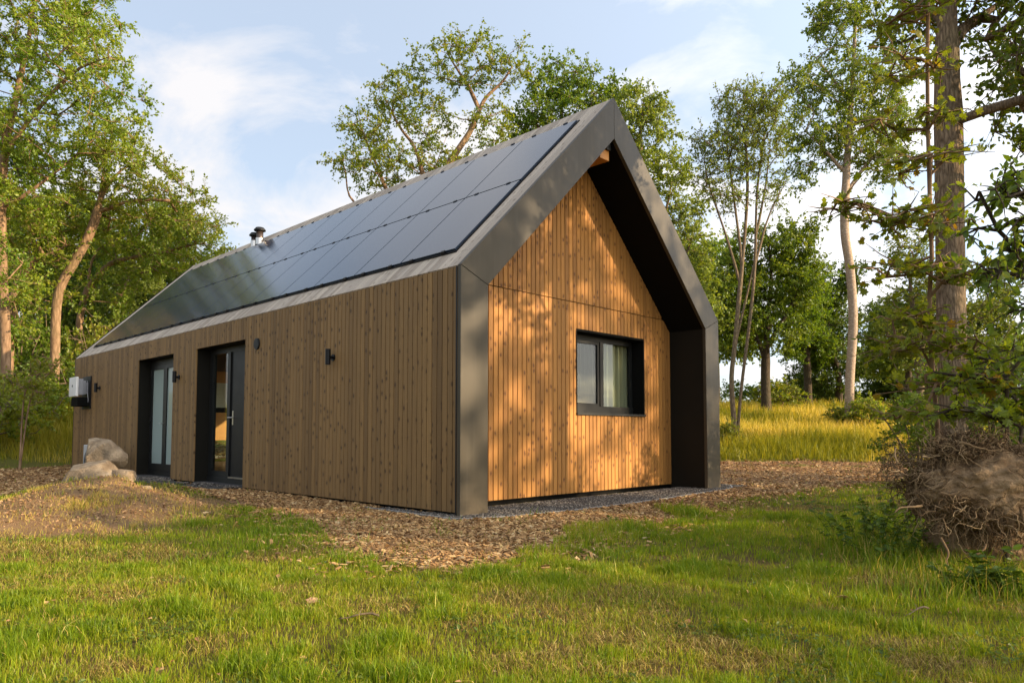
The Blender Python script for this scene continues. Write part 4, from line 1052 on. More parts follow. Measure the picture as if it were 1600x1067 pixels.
    make_tree('maple_sapling', 'low young maple spreading dark leaves over the root plate', None, 'sapling', f,
              [pxpath([(1572, 715), (1574, 650), (1572, 590)], D, f, 10), pxpath([(1572, 715), (1600, 650, .1), (1625, 600, .2)], D, f, 10), pxpath([(1574, 660), (1530, 645, -.1), (1500, 640, -.2)], D, None, 8)],
              pxblobs([(1520, 645, 50, 10, 6, -.1), (1575, 650, 40, 12, 5), (1560, 600, 55, 14, 6), (1610, 620, 40, 20, 5), (1500, 595, 40, 12, 4), (1575, 550, 45, 14, 5)], D),
              M['maple'], M['bark_dark'], .016, leaf=.066, shape='maple', clump=.26, twigs=4, nl=4, seed=93, first=.2, spacing=.09, step=.14, flat=.3, droop=.05, up=1.0)
    D = 4.9; f = foot(1640, D, .05)
    make_tree('hazel_bush', 'leafy branch of pale green hanging leaves at the right picture edge', None, 'bush', f,
              [pxpath([(1640, 700), (1650, 560), (1630, 430), (1600, 400), (1560, 360), (1530, 300)], D, f), pxpath([(1640, 460), (1590, 430), (1540, 425)], D), pxpath([(1645, 560), (1640, 420), (1610, 330), (1580, 280)], D)],
              pxblobs([(1555, 305, 40, 12, 6), (1590, 285, 34, 16, 5), (1560, 360, 45, 14, 6), (1595, 400, 40, 22, 6), (1545, 425, 24, 12, 4), (1610, 500, 34, 50, 7), (1640, 350, 40, 60, 8)], D),
              M['hazel'], M['bark_dark'], .02, leaf=.068, shape='ovate', clump=.19, twigs=4, nl=4, seed=94, first=.2, spacing=.08, step=.14, droop=.3)
    f = np.array([*(CAM + 2.2 * FW + 20 * RT)[:2], 0.0]); f[2] = hz(f) - .1
    lime = local_tree('lime_tree', 'tall lime out of view to the right, nearer the lawn, shading the house', 'limes shading the house', 'tree', f, 13.5, 5.2, 99, M['lush'], M['bark_oak'], .14, 300, .85, 14, .14)
    f = np.array([*(CAM + 8.5 * FW + 23 * RT)[:2], 0.0]); f[2] = hz(f) - .1
    copy_tree(lime, f, 2.2, (1.0, 1.05), 'tall lime standing out of view to the right, farther along the chip path')
    G6 = 'bushes under the big oak'
    s3 = shrub('bush', 'green bush under the big oak just right of its trunk', G6, 1545, 10.5, 2.4, 1.0, 95, M['lush'], 60, .075, 10, .34, 'ovate', 'bush')
    copy_tree(s3, foot(1430, 13), 2.0, (.8, .75), 'green bush under the big oak, left of its trunk')
    copy_tree(s3, foot(1600, 8.5), 4.0, (.85, .9), 'green bush beyond the root plate at the right picture edge')
    copy_tree(s3, foot(1500, 14.5), 5.0, (1.1, 1.1), 'green bush directly behind the big oak trunk')
    G7 = 'bushes on the meadow'
    s4 = shrub('bush', 'yellow-green bush round the foot of the pale poplar trunk, on its right', G7, 1352, 27.6, 1.3, .75, 96, M['bright'], 40, .09, 12, .36, cat='bush')
    copy_tree(s4, foot(1308, 28.3), 1.0, (.7, .7), 'small yellow-green bush left of the foot of the pale poplar trunk')
    copy_tree(s4, foot(1137, 22.0), 3.0, (.5, .7), 'yellow-green bush between the house frame and the alder')
    copy_tree(s4, foot(1215, 34), 4.0, (1.6, 1.3), 'dark-shaded bush on the meadow crest under the bright-leaved tree')
    s5 = shrub('bush', 'dark low bush on the meadow crest just left of the pale poplar', G7, 1285, 46, 1.6, 2.6, 97, M['dark'], 60, .14, 14, .55, cat='bush')
    copy_tree(s5, foot(1385, 48), 1.0, (1.3, 1.0), 'dark low bush on the meadow crest right of the pale poplar')
    copy_tree(s5, foot(1200, 55), 2.0, (1.6, 1.3), 'dark low bush on the meadow crest beyond the alder')
    copy_tree(s5, foot(1470, 50), 3.5, (1.5, 1.2), 'dark low bush on the meadow crest behind the big oak')
    return ok

# ------------------------------------------------------------------ ground cover
def gravelmask(x, y): return inpoly(x, y, GRAVEL_POLY)
def slabmask(x, y): return (x > -1.05) & (x < 0) & (y > 5.2) & (y < 10.4)

def build_cover():
    sheet('woodchip_path', lambda x, y: chipmask(x, y) & ~in_house(x, y, -.4), -9, 20, -2.6, 20, .06, .008, mat_chipbed())
    sheet('gravel_strip', lambda x, y: gravelmask(x, y), -.5, 6.7, -.7, 1.5, .03, .016, mat_gravel())
    # wood chips
    xs, ys, ds = [], [], []
    for n, d0, d1 in ((160000, 4.5, 8.5), (130000, 8.5, 13), (110000, 13, 23)):
        x, y, D = fan_points(n, d0, d1); k = chipmask(x + rng.normal(size=n) * rng.choice([.07, .34], n), y + rng.normal(size=n) * rng.choice([.07, .34], n)) & ~in_house(x, y, -.02) & ~gravelmask(x, y) & ~slabmask(x, y) & (sandmask(x, y) < .5)
        xs.append(x[k]); ys.append(y[k]); ds.append(D[k])
    x = np.concatenate(xs); y = np.concatenate(ys); D = np.concatenate(ds); n = len(x)
    Ln = (.010 + .06 * rng.uniform(0, 1, n) ** 1.5) * (1 + .03 * np.maximum(0, D - 7)); Wd = Ln * rng.uniform(.28, .6, n); T = rng.uniform(.003, .007, n)
    P = np.stack([x, y, height(x, y) + rng.uniform(.010, .034, n)], 1)
    V, Fq = boxes_at(P, Ln, Wd, T, rng.uniform(0, 6.28, n), rng.normal(0, .28, n), rng.normal(0, .28, n))
    t = NT('wood_chips'); r = t.rnd()
    c = t.ramp(r, [(0, (.13, .065, .024)), (.3, (.32, .17, .062)), (.65, (.52, .30, .115)), (.9, (.68, .44, .19)), (1, (.72, .55, .30))])
    damp = t.ramp(t.noise(t.pos(), 1.5, 5, .6), [(.44, 0.0), (.70, .35)])
    c = t.mix(damp, c, (.12, .07, .036))
    t.principled(t.mix(t.math('MULTIPLY', t.noise(t.pos(), 90, 3), .5), c, (.13, .08, .045)), .85, None, 0, .25)
    me = raw_mesh('wood_chips', V, Fq, rnd=np.repeat(rng.uniform(0, 1, n), 6))
    tag(link('wood_chips', me, t.m), 'loose tan wood chips spread round the house', 'wood chips', kind='stuff')
    # gravel
    n = 42000; x = rng.uniform(-.4, 6.6, n); y = rng.uniform(-.62, 1.3, n); k = gravelmask(x, y) & ~((y > D_GAB + .06) & (x > .1) & (x < W_)); x = x[k]; y = y[k]; n = len(x)
    s = rng.uniform(.009, .021, n)
    V, Fq = boxes_at(np.stack([x, y, height(x, y) + .017 + s * .25], 1), s * 1.25, s, s * .8, rng.uniform(0, 6.28, n), rng.normal(0, .6, n), rng.normal(0, .6, n), .3)
    t = NT('gravel_stones'); c = t.ramp(t.rnd(), [(0, (.04, .035, .031)), (.6, (.115, .10, .085)), (1, (.26, .23, .19))]); t.principled(c, .85, None, 0, .25)
    tag(link('gravel', raw_mesh('gravel', V, Fq, rnd=np.repeat(rng.uniform(0, 1, n), 6)), t.m), 'grey gravel strip under the gable wall', 'gravel', kind='stuff')
    n = 9000; x = rng.uniform(-1.1, -.02, n); y = rng.uniform(5.2, 10.4, n); k = (fbm(x * 2.2, y * 2.2, 71, 3) > .52) & ((x > -.35) | (rng.uniform(0, 1, n) < .12)); x = x[k]; y = y[k]; n = len(x); s = rng.uniform(.010, .028, n)
    V, Fq = boxes_at(np.stack([x, y, np.full(n, .040) + s * .2], 1), s * 1.2, s, s * .7, rng.uniform(0, 6.28, n), rng.normal(0, .4, n), rng.normal(0, .4, n), .3)
    tag(link('grit', raw_mesh('grit', V, Fq, rnd=np.repeat(rng.uniform(.2, 1, n), 6)), t.m), 'scattered grit and pebbles by the door thresholds', 'grit', kind='stuff')

    # lawn blades, thinner and fewer where the soil is bare
    X, Y, DD = [], [], []
    for n, d0, d1 in ((290000, 1.1, 3.2), (440000, 3.2, 5.2), (360000, 5.2, 8.5), (160000, 8.5, 13), (120000, 13, 24)):
        x, y, D = fan_points(n, d0, d1, 1.35)
        X.append(x); Y.append(y); DD.append(D)
    x = np.concatenate(X); y = np.concatenate(Y); D = np.concatenate(DD)
    bare = .45 * fbm(x * .9, y * .9, 51, 4) + .55 * fbm(x * 2.6, y * 2.6, 52, 3); tuft = fbm(x * 5.2, y * 5.2, 57, 3); tiny = vnoise(x * 11, y * 11, 61)
    dens = sstep(.38, .50, bare) * .62 + .42
    dens = dens * (.35 + .65 * sstep(.30, .60, tuft)) * (.45 + .55 * tiny)
    chip = chipmask(x, y)
    isl = np.zeros(len(x), bool); islm = []
    for px, py, rx, ry in ((935, 832, .32, .22), (900, 850, .2, .12), (1065, 797, .28, .2), (1000, 822, .22, .10), (850, 866, .2, .12)):
        c = on_z(px, py, 0); dx = x - c[0]; dy = y - c[1]
        q = ((dx * RT[0] + dy * RT[1]) / rx) ** 2 + ((dx * FW[0] + dy * FW[1]) / (ry * 3)) ** 2 + 1.2 * (fbm(x * 5, y * 5, 63, 2) - .5)
        isl |= q < 1
    sand = sandmask(x, y)
    stray = fbm(x * 4, y * 4, 67, 3)
    dens = np.where(chip & ~isl, np.where(stray > .62, .16, .012), dens)
    dens = np.where(isl & chip, .9, dens)
    dens *= 1 - .88 * sand * (1 - .9 * sstep(.57, .66, fbm(x * 2.6, y * 2.6, 69, 3)))
    rightbare = on_z(1420, 905, 0)
    dens *= 1 - .75 * np.exp(-(((x - rightbare[0]) ** 2 + (y - rightbare[1]) ** 2) / .9 ** 2)) * (fbm(x * 3, y * 3, 73, 3) > .42)
    k = (rng.uniform(0, 1, len(x)) < dens) & ~in_house(x, y, .03) & ~gravelmask(x, y) & ~slabmask(x, y) & ~((D > 19.6) | (y > 19.5))
    x, y, D, bare, tuft, sand, isl = (v[k] for v in (x, y, D, bare, tuft, sand, isl))
    n = len(x)
    lush = sstep(.40, .70, tuft) * (.35 + .65 * sstep(.42, .58, bare))
    c = on_z(440, 832, 0); lush = np.maximum(lush, .9 * np.exp(-(((x - c[0]) * RT[0] + (y - c[1]) * RT[1]) / .9) ** 2 - (((x - c[0]) * FW[0] + (y - c[1]) * FW[1]) / .9) ** 2))
    ln = (.030 + .030 * lush + .03 * isl) * rng.uniform(.6, 1.45, n) * (1 + .02 * D)
    ln = np.where(rng.uniform(0, 1, n) < .015, ln * 1.9, ln)
    wall = np.clip((y - 16) / 3, 0, 1); ln = ln * (1 + 2.2 * wall)
    wd = (.0014 + .014 * ln) * (.8 + .22 * D * .8); wd = wd * rng.uniform(.7, 1.4, n)
    rn = np.clip(.55 - .34 * lush + rng.normal(0, .17, n) - .16 * (fbm(x * .5, y * .5, 77, 2) - .5), 0, .76)
    dry = rng.uniform(0, 1, n) < (.05 + .10 * (bare < .46) + .80 * sand); rn = np.where(dry, rng.uniform(.78, 1, n), rn)
    blades(x, y, height(x, y), ln, wd, np.clip(np.abs(rng.normal(.38, .25, n)) + .25 * dry, 0, .92), rn, 'lawn_grass', M['grass'], 'short rough lawn grass with bare patches', 'grass')

    # small broad leaves of clover and plantain among the blades
    X, Y, DD = [], [], []
    for n, d0, d1 in ((16000, 1.6, 3.6), (16000, 3.6, 7.5)):
        a, b_, D_ = fan_points(n, d0, d1, 1.0); X.append(a); Y.append(b_); DD.append(D_)
    x = np.concatenate(X); y = np.concatenate(Y)
    k = (fbm(x * 2.1, y * 2.1, 101, 3) > .56) & ~chipmask(x, y) & ~in_house(x, y, .1) & (sandmask(x, y) < .4); x, y = x[k], y[k]; n = len(x)
    LD = rng.normal(size=(n, 3)); LD[:, 2] = np.abs(LD[:, 2]) * .4; LN = rng.normal(size=(n, 3)) * .4; LN[:, 2] += 1
    me = leaf_mesh('lawn_weeds', np.stack([x, y, height(x, y) + rng.uniform(.008, .035, n)], 1), LD, LN, rng.uniform(.010, .030, n), 'ovate', rng.uniform(0, 1, n))
    tag(link('lawn_weeds', me, M['weed']), 'small clover and plantain leaves among the lawn grass', 'lawn weeds', kind='stuff')
    # flattened dead blades lying between the living ones
    X, Y, DD = [], [], []
    for n, d0, d1 in ((95000, 1.1, 3.4), (120000, 3.4, 6), (80000, 6, 10)):
        a, b_, D = fan_points(n, d0, d1, 1.35); X.append(a); Y.append(b_); DD.append(D)
    x = np.concatenate(X); y = np.concatenate(Y); D = np.concatenate(DD)
    k = (.45 * fbm(x * .9, y * .9, 51, 4) + .55 * fbm(x * 2.6, y * 2.6, 52, 3) < .50 - .10 * (1 - rng.uniform(0, 1, len(x)) ** 2)) & ~chipmask(x, y) & ~in_house(x, y, .03) & ~gravelmask(x, y) & (rng.uniform(0, 1, len(x)) > .6 * sandmask(x, y))
    x, y, D = x[k], y[k], D[k]; n = len(x)
    blades(x, y, height(x, y) + rng.uniform(.002, .012, n), rng.uniform(.025, .075, n), .0016 + .0005 * D, rng.uniform(.88, .985, n), rng.uniform(0, 1, n), 'dead_thatch', M['thatch'], 'flattened dead grass on the bare patches of the lawn', 'dead grass')
    # crumbs of earth on the mound
    n = 9000; x = SANDC[0] + rng.normal(0, 1.2, n); y = SANDC[1] + rng.normal(0, 1.2, n); k = (sandmask(x, y) > .3) & ~in_house(x, y, 1.2) & (fbm(x * 2.4, y * 2.4, 95, 3) > .44); x, y = x[k], y[k]; n = len(x); s = .004 + .022 * rng.uniform(0, 1, n) ** 3
    V, Fq = boxes_at(np.stack([x, y, height(x, y) + s * .15], 1), s * 1.2, s, s * .7, rng.uniform(0, 6.28, n), rng.normal(0, .5, n), rng.normal(0, .5, n), .32)
    t = NT('earth_crumbs'); t.principled(t.ramp(t.rnd(), [(0, (.10, .055, .026)), (.5, (.22, .13, .065)), (1, (.40, .26, .14))]), .95, None, 0, .1)
    tag(link('earth_crumbs', raw_mesh('earth_crumbs', V, Fq, rnd=np.repeat(rng.uniform(0, 1, n), 6)), t.m), 'crumbs of dry earth and bark strewn over the sandy mound', 'earth crumbs', kind='stuff')

    # tall meadow grass on the rising ground
    X, Y, DD = [], [], []
    for n, d0, d1 in ((165000, 13.5, 24), (165000, 24, 36), (90000, 36, 60)):
        a, b, D = fan_points(n, d0, d1, 1.3); X.append(a); Y.append(b); DD.append(D)
    x = np.concatenate(X); y = np.concatenate(Y); D = np.concatenate(DD)
    wob = .8 * (fbm(x * .8, y * .8, 81, 3) - .5)
    k = ((D + wob > 19.3) | (y + wob > 17.6)) & ~chipmask(x, y)
    k &= rng.uniform(0, 1, len(x)) < .55 + .45 * sstep(.3, .6, fbm(x * .9, y * .9, 83, 3))
    x, y, D = x[k], y[k], D[k]; n = len(x)
    hh = fbm(x * .55, y * .55, 85, 3); edge = np.maximum(sstep(19, 21.5, D), sstep(17.4, 20, y))
    ln = (.16 + .34 * edge) * (.55 + .9 * hh) * rng.uniform(.6, 1.35, n)
    rn = np.clip(.12 + .75 * sstep(.35, .62, fbm(x * .35, y * .35, 87, 3)) * rng.uniform(.4, 1.1, n) + rng.normal(0, .14, n), 0, 1)
    rn = np.where((y > 17) & (x < 9), rn * .6, rn)
    blades(x, y, height(x, y), ln, .0055 + .00058 * D, np.clip(np.abs(rng.normal(.3, .2, n)), 0, .85), rn, 'meadow_grass', M['meadow'], 'tall seeding meadow grass on the rising ground', 'grass')

    # dry leaves and crumbs of litter on the lawn
    x, y, D = fan_points(2600, 1.8, 9, .95); k = ~in_house(x, y, .1) & ~gravelmask(x, y) & (fbm(x * 1.5, y * 1.5, 91, 3) > .47); x, y = x[k], y[k]; n = len(x)
    P = np.stack([x, y, height(x, y) + rng.uniform(.006, .03, n)], 1)
    LD = rng.normal(size=(n, 3)); LD[:, 2] *= .25; LN = rng.normal(size=(n, 3)) * .45; LN[:, 2] += 1
    me = leaf_mesh('leaf_litter', P, LD, LN, rng.uniform(.012, .038, n), 'oak', rng.uniform(0, 1, n))
    tag(link('leaf_litter', me, M['litter']), 'small dry brown leaf crumbs scattered over the lawn', 'leaf litter', kind='stuff')
    for px, py, s, a, lb in ((484, 941, .075, .5, 'curled orange-brown dead leaf lying on the lawn left of centre'), (1328, 927, .075, 2.0, 'pale curled dead leaf lying on the lawn at the right'),
                             (707, 930, .07, 4.0, 'crumpled grey-brown dead leaf near the tip of the chip bed'), (1168, 963, .05, 1.0, 'small reddish dead leaf standing in the grass right of centre'), (1300, 877, .08, 3.0, 'flat pale dead leaf below the root plate')):
        c = on_z(px, py, 0); c[2] = hz(c) + .022
        pts = np.array([c]); me = leaf_mesh('fallen_leaf', pts * 0, np.array([[math.cos(a), math.sin(a), .25]]), np.array([[.5, .2, .9]]), np.array([s]), 'maple' if s > .07 else 'oak', np.array([.6 + .3 * math.sin(a)]))
        o = link('fallen_leaf', me, M['litter']); o.location = tuple(c); so = o.modifiers.new('Solidify', 'SOLIDIFY'); so.thickness = .0012
        tag(o, lb, 'leaf', 'single dead leaves on the lawn')
    for px, py, L, a, lb in ((560, 967, .20, 2.4, 'thin grey twig lying in the grass below the chip bed'), (1432, 948, .22, 2.9, 'broken bleached twig lying in the grass at the right')):
        c = on_z(px, py, 0); z = hz(c) + .03
        pts = smooth_path([(c[0] + (t - .5) * L * math.cos(a) + .01 * math.sin(9 * t), c[1] + (t - .5) * L * math.sin(a), z + .012 * math.sin(5 * t)) for t in np.linspace(0, 1, 5)], 12)
        q = MB(); q.tube(pts, np.linspace(.006, .003, 12), 6); q.tube([pts[5], pts[5] + np.array([.03, .02, .02])], [.003, .0015], 5)
        tag(q.build('twig', M['bark_grey'], smooth=True), lb, 'twig', 'twigs on the lawn')

# ------------------------------------------------------------------ uprooted root plate
def build_root_plate():
    rg = np.random.default_rng(5); D = 5.15
    c0 = at(1545, 790, D); b = foot(1545, D, .02)
    e = empty('root_plate', b, 'uprooted root plate of a fallen tree, caked with grey earth and tangled roots', 'root plate')
    import bmesh
    def clod(c, rx, ry, rz_, seed, sub=5):
        bm = bmesh.new(); bmesh.ops.create_icosphere(bm, subdivisions=sub, radius=1)
        V = np.array([v.co[:] for v in bm.verts])
        a = fbm(V[:, 0] * 2 + seed, V[:, 2] * 2 + V[:, 1] * 1.7, seed, 5) - .5; q = fbm(V[:, 0] * 8 + seed, V[:, 2] * 8 + 3 * V[:, 1], seed + 5, 4) - .5
        w_ = np.abs(fbm(V[:, 0] * 4.5 + seed, V[:, 2] * 4.5 - V[:, 1] * 3, seed + 7, 4) - .5)
        V *= (1 + .50 * a + .22 * q - .35 * np.maximum(0, .09 - w_))[:, None]
        W = V[:, 0:1] * RT * rx + V[:, 1:2] * FW * ry + V[:, 2:3] * UP * rz_ + (np.asarray(c) - b)
        F_ = np.array([[v.index for v in f.verts] for f in bm.faces]); bm.free(); return W, F_
    parts = [clod(at(1545, 765, D), .47, .30, .30, 4, 6), clod(at(1510, 708, D + .05), .24, .20, .09, 9), clod(at(1605, 738, D + .1), .28, .24, .20, 15), clod(at(1455, 770, D + .08), .15, .18, .19, 23, 5), clod(at(1555, 850, D + .36), .46, .24, .27, 33)]
    Vs, Fs, o = [], [], 0
    for V, F_ in parts: Vs.append(V); Fs.append(F_ + o); o += len(V)
    VS = np.concatenate(Vs)
    ext = []
    for i, (V, F_) in enumerate(parts):
        ins = np.zeros(len(V), bool)
        for j, (V2, _) in enumerate(parts):
            if j != i:
                cc = V2.mean(0); ax = np.stack([RT, FW, UP], 1); sd = ((V2 - cc) @ ax).std(0) * 1.6
                ins |= (((V - cc) @ ax / sd) ** 2).sum(1) < 1
        ext.append(V[~ins])
    XS = np.concatenate(ext)
    t = NT('caked_earth'); p = t.obj(); n = t.noise(p, 6, 7, .65); n2 = t.noise(p, 55, 5, .7)
    c = t.mix(t.ramp(n, [(.3, 0.0), (.65, 1.0)]), (.10, .060, .030), (.37, .25, .14)); c = t.mix(t.ramp(n2, [(.55, 0.0), (.7, .6)]), c, (.07, .05, .035))
    t.principled(c, .95, t.bump(t.math('ADD', n, t.math('MULTIPLY', n2, .5)), 1.0, .03), 0, .12)
    link('earth', raw_mesh('earth', VS, np.concatenate(Fs), smooth=True), t.m, e)
    # fine roots creeping over the surface and hanging from it
    mr = NT('dry_roots'); c = mr.ramp(mr.rnd(), [(0, (.06, .036, .018)), (.5, (.18, .115, .06)), (1, (.38, .27, .15))]); mr.principled(c, .9, None, 0, .15)
    Vr, Qr, rr, off = [], [], [], 0
    ctr = np.array(parts[0][0]).mean(0)
    def strand(p, d, L, r, hug, grav, k=4, wig=.45):
        n = max(6, int(L / .022)); P = [p]; v = unit(d)
        for i in range(n - 1):
            v = unit(v + rg.normal(size=3) * wig * .6 + np.array([0, 0, -grav])); q = P[-1] + v * L / n
            if hug:
                j = np.argmin(np.sum((XS - q) ** 2, 1)); out = unit(XS[j] - ctr); q2 = q * .25 + (XS[j] + out * .012) * .75
                mv = q2 - P[-1]; ml = np.linalg.norm(mv); q = P[-1] + mv * min(1, 1.3 * L / n / (ml + 1e-9))
            P.append(q)
        return np.array(P), np.linspace(r, r * .35, n)
    VS = XS; vis = VS[(VS @ FW) < np.percentile(VS @ FW, 55)]
    def ok_ext(c): return np.array(c) - b
    mats = [(ok_ext(at(1505, 700, D)), .27, .22, .10, 480), (ok_ext(at(1600, 728, D)), .26, .24, .15, 300), (ok_ext(at(1445, 745, D + .05)), .12, .16, .16, 130), (ok_ext(at(1402, 735, D + .15)), .11, .12, .13, 210), (ok_ext(at(1500, 800, D - .2)), .26, .08, .10, 60)]
    paths_ = []
    for c, rx, ry, rz_, n in mats:                       # matted wads of dry fine roots
        for k in range(n):
            v = rg.normal(size=3); v /= np.linalg.norm(v); v[1] = -abs(v[1]) * .8 + v[1] * .2
            nrm = RT * v[0] + FW * v[1] + UP * v[2]; p = c + RT * v[0] * rx + FW * v[1] * ry + UP * v[2] * rz_
            d = np.cross(nrm, rg.normal(size=3)) + nrm * rg.uniform(-.1, .5)
            d[2] *= .6
            P, q = strand(p, d, rg.uniform(.08, .30), rg.uniform(.0016, .0046), False, .03, wig=1.15); paths_.append((P, q))
    vis = XS[((XS @ FW) < np.percentile(XS @ FW, 55))]
    for k in range(200):                                 # creeping over the caked face
        P, q = strand(vis[rg.integers(len(vis))], rg.normal(size=3) + np.array([0, 0, -.3]), rg.uniform(.10, .40), rg.uniform(.0018, .0050), True, .05, wig=.8); paths_.append((P, q))
    zl = parts[0][0][:, 2]; low = parts[0][0][(zl < np.percentile(zl, 34))]; low = low[(low @ FW) < np.percentile(low @ FW, 60)]
    for k in range(330):                                 # fringe hanging over the hollow
        P, q = strand(low[rg.integers(len(low))], -FW * .6 - RT * .45 + rg.normal(size=3) * .7, rg.uniform(.12, .46), rg.uniform(.0018, .0048), False, rg.uniform(.08, .26), wig=.8); paths_.append((P, q))
    lf = XS[(XS @ RT) < np.percentile(XS @ RT, 22)]
    for k in range(150):                                 # ends sticking out at the left
        P, q = strand(lf[rg.integers(len(lf))], -RT * 1.0 - FW * .3 + rg.normal(size=3) * .6, rg.uniform(.10, .34), rg.uniform(.0016, .0044), False, rg.uniform(.0, .15), wig=.8); paths_.append((P, q))
    for P, q in paths_:
        P[:, 2] = np.maximum(P[:, 2], .012 + .004 * rg.uniform(0, 1, len(P)))
        V, Q, m = tube_arrays(P, q, 5); Vr.append(V); Qr.append(Q + off); rr.append(np.full(len(Q), rg.uniform() ** 1.4)); off += m
    tag(link('root_tangle', raw_mesh('root_tangle', np.concatenate(Vr), np.concatenate(Qr), rnd=np.concatenate(rr), smooth=True), mr.m, e), kind='stuff')
    for px, py, d, L, r in ((1402, 722, (-.2, 0, .9), .18, .010), (1405, 735, (-1, -.2, .1), .16, .009), (1440, 790, (-1, -.4, -.2), .34, .014), (1470, 770, (.7, -.6, .1), .30, .013), (1520, 760, (.9, -.5, -.2), .35, .014), (1560, 740, (-.8, -.6, -.1), .34, .013),
                            (1590, 790, (.3, -.6, -.6), .36, .015), (1470, 840, (-.9, -.6, -.35), .36, .013), (1540, 850, (-.5, -.7, -.5), .32, .013), (1610, 850, (.1, -.7, -.6), .32, .014), (1450, 715, (-.9, -.2, .15), .3, .012), (1500, 692, (.8, -.2, .2), .36, .011)):
        p = at(px, py, D - .22) - b; dd = RT * d[0] + FW * d[1] + UP * d[2]; P, q = strand(p, dd, L * .8, r * .7, False, .06, wig=.42)
        P[:, 2] = np.maximum(P[:, 2], .012); V, Q, m = tube_arrays(P, q, 7)
        link('root', raw_mesh('root', V, Q, rnd=np.full(len(Q), rg.uniform(.3, .9)), smooth=True), mr.m, e)

def build_weeds():
    def weed(px, D, h, r, n, seed, label, leaf=.06, shape='ovate'):
        rg = np.random.default_rng(seed); b = foot(px, D, .02); paths = []; Vs, Qs, off = [], [], 0; P, LD = [], []
        for k in range(n):
            q = rg.normal(size=2) * r; hh = h * rg.uniform(.5, 1.1)
            p = smooth_path([(q[0] * .5, q[1] * .5, 0), (q[0] * .8, q[1] * .8, hh * .55), (q[0] * 1.2, q[1] * 1.2, hh)], 8)
            V, Q, m = tube_arrays(p, np.linspace(.003, .0012, 8), 4); Vs.append(V); Qs.append(Q + off); off += m
            for j in range(1, 8):
                for s in range(3):
                    a = rg.uniform(0, 6.28); P.append(p[j]); LD.append((math.cos(a), math.sin(a), rg.uniform(-.5, .5)))
        e = empty('weed', b, label, 'weed', 'weeds round the root plate')
        link('stalks', raw_mesh('stalks', np.concatenate(Vs), np.concatenate(Qs), smooth=True), M['weed'], e)
        P = np.array(P); LN = rg.normal(size=P.shape) * .4; LN[:, 2] += 1
        link('foliage', leaf_mesh('foliage', P, np.array(LD), LN, leaf * rg.uniform(.5, 1.2, len(P)), shape, rg.uniform(0, 1, len(P))), M['weed'], e)
    weed(1350, 6.0, .42, .22, 26, 1, 'dark tall weeds on the lawn just left of the root plate', .055)
    weed(1395, 5.5, .34, .20, 22, 2, 'dark tall weeds touching the left side of the root plate', .055)
    weed(1425, 6.6, .40, .25, 18, 3, 'leafy weeds behind the left end of the root plate', .06)
    weed(1510, 4.35, .17, .10, 9, 4, 'low broad-leaved weed in the grass below the root plate', .06)
    weed(1585, 4.2, .26, .12, 14, 5, 'leafy green weed below the root plate at the right picture edge', .06)
    weed(960, 7.4, .09, .06, 4, 6, 'tiny weed sprouting in the gravel under the gable', .03)
    # longer rough grass round the weeds
    n = 5000; c = at(1400, 770, 5.5); u = rng.normal(size=(n, 2)) * np.array([.26, .40]); x = c[0] + u[:, 0] * RT[0] + u[:, 1] * FW[0]; y = c[1] + u[:, 0] * RT[1] + u[:, 1] * FW[1]
    n2 = 1500; c = at(1560, 880, 4.3); u = rng.normal(size=(n2, 2)) * np.array([.40, .16]); x = np.concatenate([x, c[0] + u[:, 0] * RT[0] + u[:, 1] * FW[0]]); y = np.concatenate([y, c[1] + u[:, 0] * RT[1] + u[:, 1] * FW[1]]); n += n2
    k = ~chipmask(x, y); x, y = x[k], y[k]; n = len(x)
    blades(x, y, height(x, y), rng.uniform(.05, .17, n) * rng.uniform(.7, 1.5, n), rng.uniform(.0025, .005, n), np.clip(np.abs(rng.normal(.35, .2, n)), 0, .85), np.where(rng.uniform(0, 1, n) < .16, rng.uniform(.8, 1, n), rng.uniform(0, .45, n)), 'rough_grass', M['grass'], 'long unmown grass round the root plate', 'grass')

# ------------------------------------------------------------------ sky, sun, camera
SUN_AZ = math.atan2(.454, -.891)      # clockwise from +Y
SUN_EL = R(17.5)
SKY = .115; SUN_E = 4.0; EXPO = 1.25

